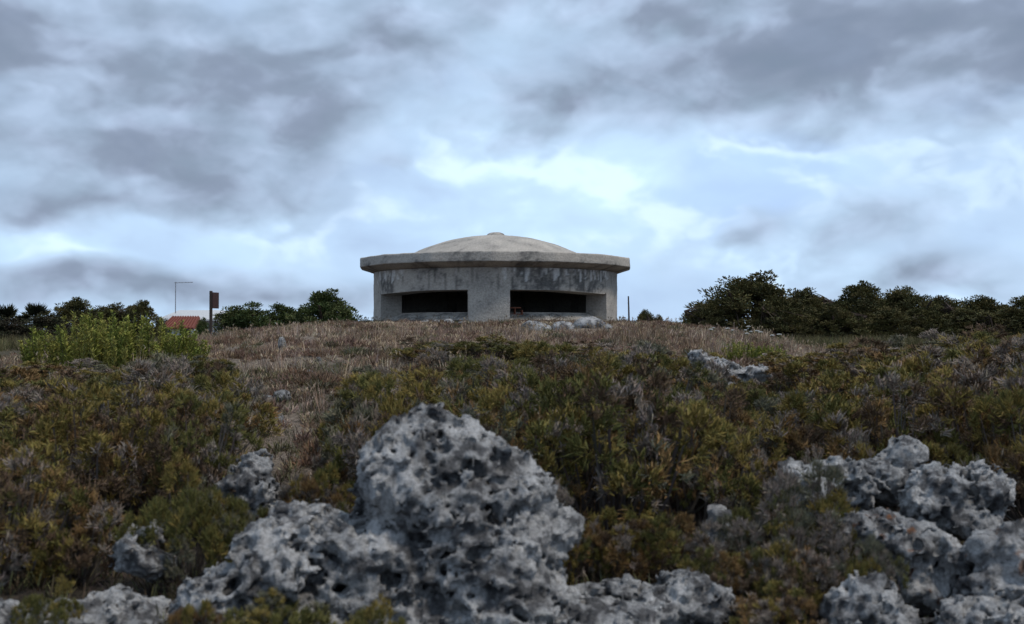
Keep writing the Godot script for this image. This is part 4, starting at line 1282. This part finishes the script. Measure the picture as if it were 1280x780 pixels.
func build_shrubs() -> void:
	var green := Color(0.118, 0.112, 0.036)
	var olive := Color(0.19, 0.148, 0.044)
	var blue := Color(0.145, 0.14, 0.095)
	var brown := Color(0.12, 0.082, 0.052)
	var rust := Color(0.19, 0.118, 0.05)
	var dead := Color(0.215, 0.18, 0.15)
	var kinds := {"mix": [], "grey": [], "brown": [], "green": [], "lime": [], "big": [], "bigbrown": []}
	for k in 5: kinds.mix.append(shrub_meshes(500 + k, 22, 20, 27, [green, green, olive, olive, blue, brown, dead, rust], 0.45, 0.040, 0.0030))
	for k in 2: kinds.grey.append(shrub_meshes(520 + k, 22, 20, 27, [blue, blue, green, dead, dead, olive, brown], 0.55, 0.049, 0.0027))
	for k in 3: kinds.brown.append(shrub_meshes(540 + k, 22, 20, 27, [brown, brown, olive, green, rust, dead], 0.48, 0.044, 0.0029))
	for k in 2: kinds.green.append(shrub_meshes(560 + k, 22, 20, 27, [green, green, olive, blue], 0.55, 0.044, 0.0029))
	for k in 3: kinds.big.append(shrub_meshes(600 + k, 52, 18, 20, [green, green, olive, olive, blue, brown, dead, rust], 0.45, 0.030, 0.0024, 0.72))
	for k in 2: kinds.bigbrown.append(shrub_meshes(620 + k, 52, 18, 20, [brown, brown, olive, green, rust, dead, olive], 0.48, 0.032, 0.0023, 0.72))
	for k in 2: kinds.lime.append(shoot_meshes(580 + k, 46, [Color(0.27, 0.285, 0.065), Color(0.21, 0.24, 0.055), Color(0.31, 0.30, 0.08)]))
	var count := 0
	for q in SHRUBS:
		var set_: Array = kinds[q[5]]
		var m: Array = set_[count % set_.size()]
		var o := base(q[6], q[7], q[8], Vector3(q[0], ground_y(q[0], q[1]) - 0.02, q[1]), count * 2.4, q[9])
		var s := part("stems", m[0], M.twig, o)
		var f := part("foliage", m[1], M.leaf, o)
		var h := maxf(0.26, q[3] - o.position.y)
		var k := Vector3(q[2], clampf(h / 0.58, q[2] * 0.25, q[2] * 1.5), q[2]) if q[5] != "lime" else Vector3(q[2] * 1.15, h * 1.12, q[2] * 1.15)
		for e in [s, f]: e.scale = k
		count += 1

# ------------------------------------------------------------------ grass and small growth
func tuft(seed_: int, blades: int, high: float, lean: float, pal: Array, heads: float) -> ArrayMesh:
	rng.seed = seed_
	var b := Bag.new()
	for k in blades:
		var an := rng.randf() * TAU
		var out := Vector3(cos(an), 0, sin(an))
		var p := out * rng.randf() * 0.05
		var h := high * rng.randf_range(0.45, 1.1)
		var tip := p + out * h * lean * rng.randf_range(0.2, 1.2) + Vector3.UP * h
		var mid := p.lerp(tip, 0.55) + Vector3.UP * h * 0.08
		var side := out.cross(Vector3.UP).rotated(Vector3.UP, rng.randf_range(-1, 1)) * 0.0032
		var c := tint(pal[rng.randi() % pal.size()], 0.25)
		var a := b.v.size()
		b.v.append_array([p - side, p + side, mid - side * 0.8, mid + side * 0.8, tip])
		for q in 5: b.c.append(c)
		b.i.append_array([a, a + 1, a + 3, a, a + 3, a + 2, a + 2, a + 3, a + 4])
		if rng.randf() < heads:
			for q in 5:
				var d := (Vector3.UP + ball_dir() * 0.5).normalized()
				sprig(b, tip.lerp(mid, q * 0.07), d, 0.03, 0.004, tint(pal[0], 0.2))
	return b.mesh()

# a low cushion of short stalks pointing every way
func cushion(seed_: int, stalks: int, wide: float, long: float, pal: Array) -> ArrayMesh:
	rng.seed = seed_
	var b := Bag.new()
	for k in stalks:
		var o := ball_dir()
		o.y = absf(o.y)
		var p := Vector3(o.x * wide, o.y * wide * 0.5, o.z * wide) * rng.randf_range(0.3, 1.0)
		sprig(b, p, (o + Vector3.UP * 0.5 + ball_dir() * 0.7).normalized(), long * rng.randf_range(0.5, 1.5), 0.0032, tint(pal[rng.randi() % pal.size()], 0.3))
	return b.mesh()

func scatter(called: String, label: String, mesh: Mesh, spots: Array, low: float, high: float) -> void:
	var mm := MultiMesh.new()
	mm.transform_format = MultiMesh.TRANSFORM_3D
	mm.use_colors = true
	mm.mesh = mesh
	mm.instance_count = spots.size()
	for k in spots.size():
		var p: Vector2 = spots[k]
		var s := rng.randf_range(low, high)
		var basis_ := Basis(Vector3.UP, rng.randf() * TAU) * Basis(Vector3.RIGHT, rng.randf_range(-0.15, 0.15))
		mm.set_instance_transform(k, Transform3D(basis_.scaled(Vector3.ONE * s), Vector3(p.x, ground_y(p.x, p.y) - 0.01, p.y)))
		# growth differs from patch to patch: bleached here, redder there
		var patch := clampf(n_mid.get_noise_2d(p.x * 0.3 + 70, p.y * 0.45) * 1.6, -1.0, 1.0)
		var t := rng.randf_range(0.75, 1.2) * (1.0 + 0.35 * patch)
		mm.set_instance_color(k, Color(t, t * rng.randf_range(0.93, 1.05) * (1.0 + 0.06 * patch), t * rng.randf_range(0.88, 1.08) * (1.0 + 0.12 * patch)))
	var o := MultiMeshInstance3D.new()
	o.multimesh = mm
	o.material_override = M.straw
	o.name = numbered(called)
	add_child(o)
	tag(o, label, "", "", "stuff")

func mound_share(x: float, z: float) -> float:
	return 1.0 - smoothstep(0.66, 0.98, sqrt(pow((x + 0.9) / 9.2, 2) + pow((-z - 25.0) / 18.5, 2)))

func clear_of_bunker(x: float, z: float) -> bool:
	# nothing tall grows on the blocks lying before the bunker or on the trodden ground in front of them
	for q in ROCKS:
		if q.z < -15.0 and absf(x - q.x) < 0.42 and z > q.z - 0.3 and z < q.z + 1.0: return false
	return Vector2(x - BUNKER.x, z - BUNKER.z).length() > 2.93

func build_grass() -> void:
	var straw := [Color(0.37, 0.295, 0.21), Color(0.30, 0.225, 0.165), Color(0.23, 0.155, 0.115), Color(0.44, 0.37, 0.285)]
	var rusty := [Color(0.20, 0.125, 0.085), Color(0.16, 0.105, 0.075), Color(0.26, 0.185, 0.135)]
	var green := [Color(0.12, 0.115, 0.05), Color(0.09, 0.09, 0.04), Color(0.15, 0.125, 0.07)]
	var tall: Array[Vector2] = []
	var short_: Array[Vector2] = []
	var red: Array[Vector2] = []
	var herbs: Array[Vector2] = []
	rng.seed = 4400
	for k in 70000:
		var x := rng.randf_range(-11.0, 10.5)
		var z := rng.randf_range(-33.0, -7.5)
		if not clear_of_bunker(x, z): continue
		var share := maxf(mound_share(x, z), gully(x, z) * 0.5)
		if rng.randf() > share: continue
		var p := n_mid.get_noise_2d(x * 0.5 + 11, z * 0.5 + 3)
		var bare := n_mid.get_noise_2d(x * 0.35 - 20, z * 0.6)
		if -z < 17.0 and x < -1.6 and bare > -0.12 and rng.randf() < 0.75: continue
		var close := Vector2(x - BUNKER.x, z - BUNKER.z).length() < 6.0 and z > BUNKER.z - 1.0
		if bare > 0.16 and rng.randf() < 0.7: continue
		if n_mid.get_noise_2d(x * 0.6 - 50, z * 0.6 + 8) > 0.26 and rng.randf() < 0.4: herbs.append(Vector2(x, z))
		elif p > 0.16 and not close and rng.randf() < 0.6: tall.append(Vector2(x, z))
		elif p < -0.06 and rng.randf() < 0.8: red.append(Vector2(x, z))
		else: short_.append(Vector2(x, z))
	scatter("dry_grass", "tall bleached straw grass standing on the mound", tuft(1, 9, 0.23, 0.6, straw, 0.4), tall, 0.5, 1.2)
	scatter("dry_grass", "short dry grass covering the mound", cushion(2, 40, 0.055, 0.045, straw), short_, 0.6, 1.5)
	scatter("dry_herbs", "reddish brown withered ground growth on the mound", cushion(3, 60, 0.06, 0.05, rusty), red, 0.6, 1.6)
	scatter("green_herbs", "dull green low herbs dotted over the mound", cushion(6, 70, 0.07, 0.05, [Color(0.11, 0.105, 0.045), Color(0.13, 0.12, 0.065), Color(0.16, 0.15, 0.11)]), herbs, 0.6, 1.7)
	# weeds along the foot of the bunker's wall and on the sills
	var weeds: Array[Vector2] = []
	rng.seed = 4450
	for k in 420:
		var p := on_drum(rng.randf_range(-95, 95), 2.95 + absf(rng.randfn(0.0, 0.16)), 0.0) + BUNKER
		if n_mid.get_noise_2d(p.x * 1.2, p.z * 1.2 + 40) > -0.08: weeds.append(Vector2(p.x, p.z))
	scatter("wall_weeds", "dry weeds growing along the foot of the bunker wall", tuft(7, 14, 0.17, 0.55, [Color(0.24, 0.19, 0.13), Color(0.13, 0.12, 0.06), Color(0.19, 0.145, 0.10)], 0.3), weeds, 0.5, 1.15)
	# thin litter of dead grass under and between the shrubs
	var under: Array[Vector2] = []
	rng.seed = 4500
	for k in 9000:
		var x := rng.randf_range(-6.5, 6.5)
		var z := rng.randf_range(-12.5, -3.9)
		if absf(x) > -z * 0.6 + 0.8: continue
		under.append(Vector2(x, z))
	scatter("ground_litter", "dead stalks and withered grass between the shrubs", tuft(4, 12, 0.10, 1.0, [Color(0.11, 0.08, 0.055), Color(0.08, 0.06, 0.045), Color(0.10, 0.095, 0.05)], 0.0), under, 0.5, 1.3)
	# green low growth on the field beyond the mound
	var field: Array[Vector2] = []
	for k in 9000:
		var z := rng.randf_range(-75.0, -27.0)
		var x := rng.randf_range(-0.50, 0.55) * -z
		if mound_share(x, z) > 0.05: continue
		field.append(Vector2(x, z))
	scatter("field_grass", "green low grass on the flat field beyond the mound", tuft(5, 22, 0.32, 0.7, green, 0.0), field, 0.7, 1.6)
	# white dry umbels
	for q in UMBELS:
		rng.seed = 6000 + int(absf(q[0]) * 100)
		var o := base("wild_carrot", q[3], "flower", Vector3(q[0], ground_y(q[0], q[1]) - 0.01, q[1]), 0.0, "white umbels on the mound's edge")
		var b := Bag.new()
		var h: float = q[2]
		var tip := Vector3(rng.randf_range(-0.05, 0.05), h, rng.randf_range(-0.05, 0.05))
		tube(b, PackedVector3Array([Vector3.ZERO, tip * 0.5 + ball_dir() * 0.012, tip]), 0.005, 0.003, 4, Color(0.16, 0.14, 0.08))
		part("stem", b.mesh(), M.twig, o)
		b = Bag.new()
		var size := rng.randf_range(0.018, 0.038)
		for k in 34:
			var an := TAU * k * 0.618
			var r := sqrt(k / 34.0) * size
			var e := tip + Vector3(cos(an) * r, 0.035 - r * 0.25, sin(an) * r)
			if k % 3 == 0: tube(b, PackedVector3Array([tip, e]), 0.002, 0.0015, 3, Color(0.2, 0.2, 0.12))
			for w in 3: sprig(b, e, (Vector3.UP + ball_dir()).normalized(), 0.014, 0.004, tint(Color(0.55, 0.56, 0.54), 0.12))
		part("flower_head", b.mesh(), M.straw, o)
	# broken hollow brick on the sill of the right slit
	var at := BUNKER + on_drum(10.6, 2.42, sill_y(0.65) + 0.012)
	var bo := base("broken_brick", "broken orange hollow brick lying in the bunker's right slit", "brick", at, 0.2)
	for q in [[Vector3(0.34, 0.025, 0.14), Vector3(0, 0.0125, 0)], [Vector3(0.30, 0.025, 0.14), Vector3(-0.02, 0.1525, 0)], [Vector3(0.025, 0.115, 0.14), Vector3(-0.1575, 0.0825, 0)], [Vector3(0.025, 0.115, 0.14), Vector3(0.0, 0.0825, 0)], [Vector3(0.025, 0.085, 0.14), Vector3(0.1575, 0.0675, 0)]]:
		part("web", block(q[0], 0.004), M.brick, bo).position = q[1]
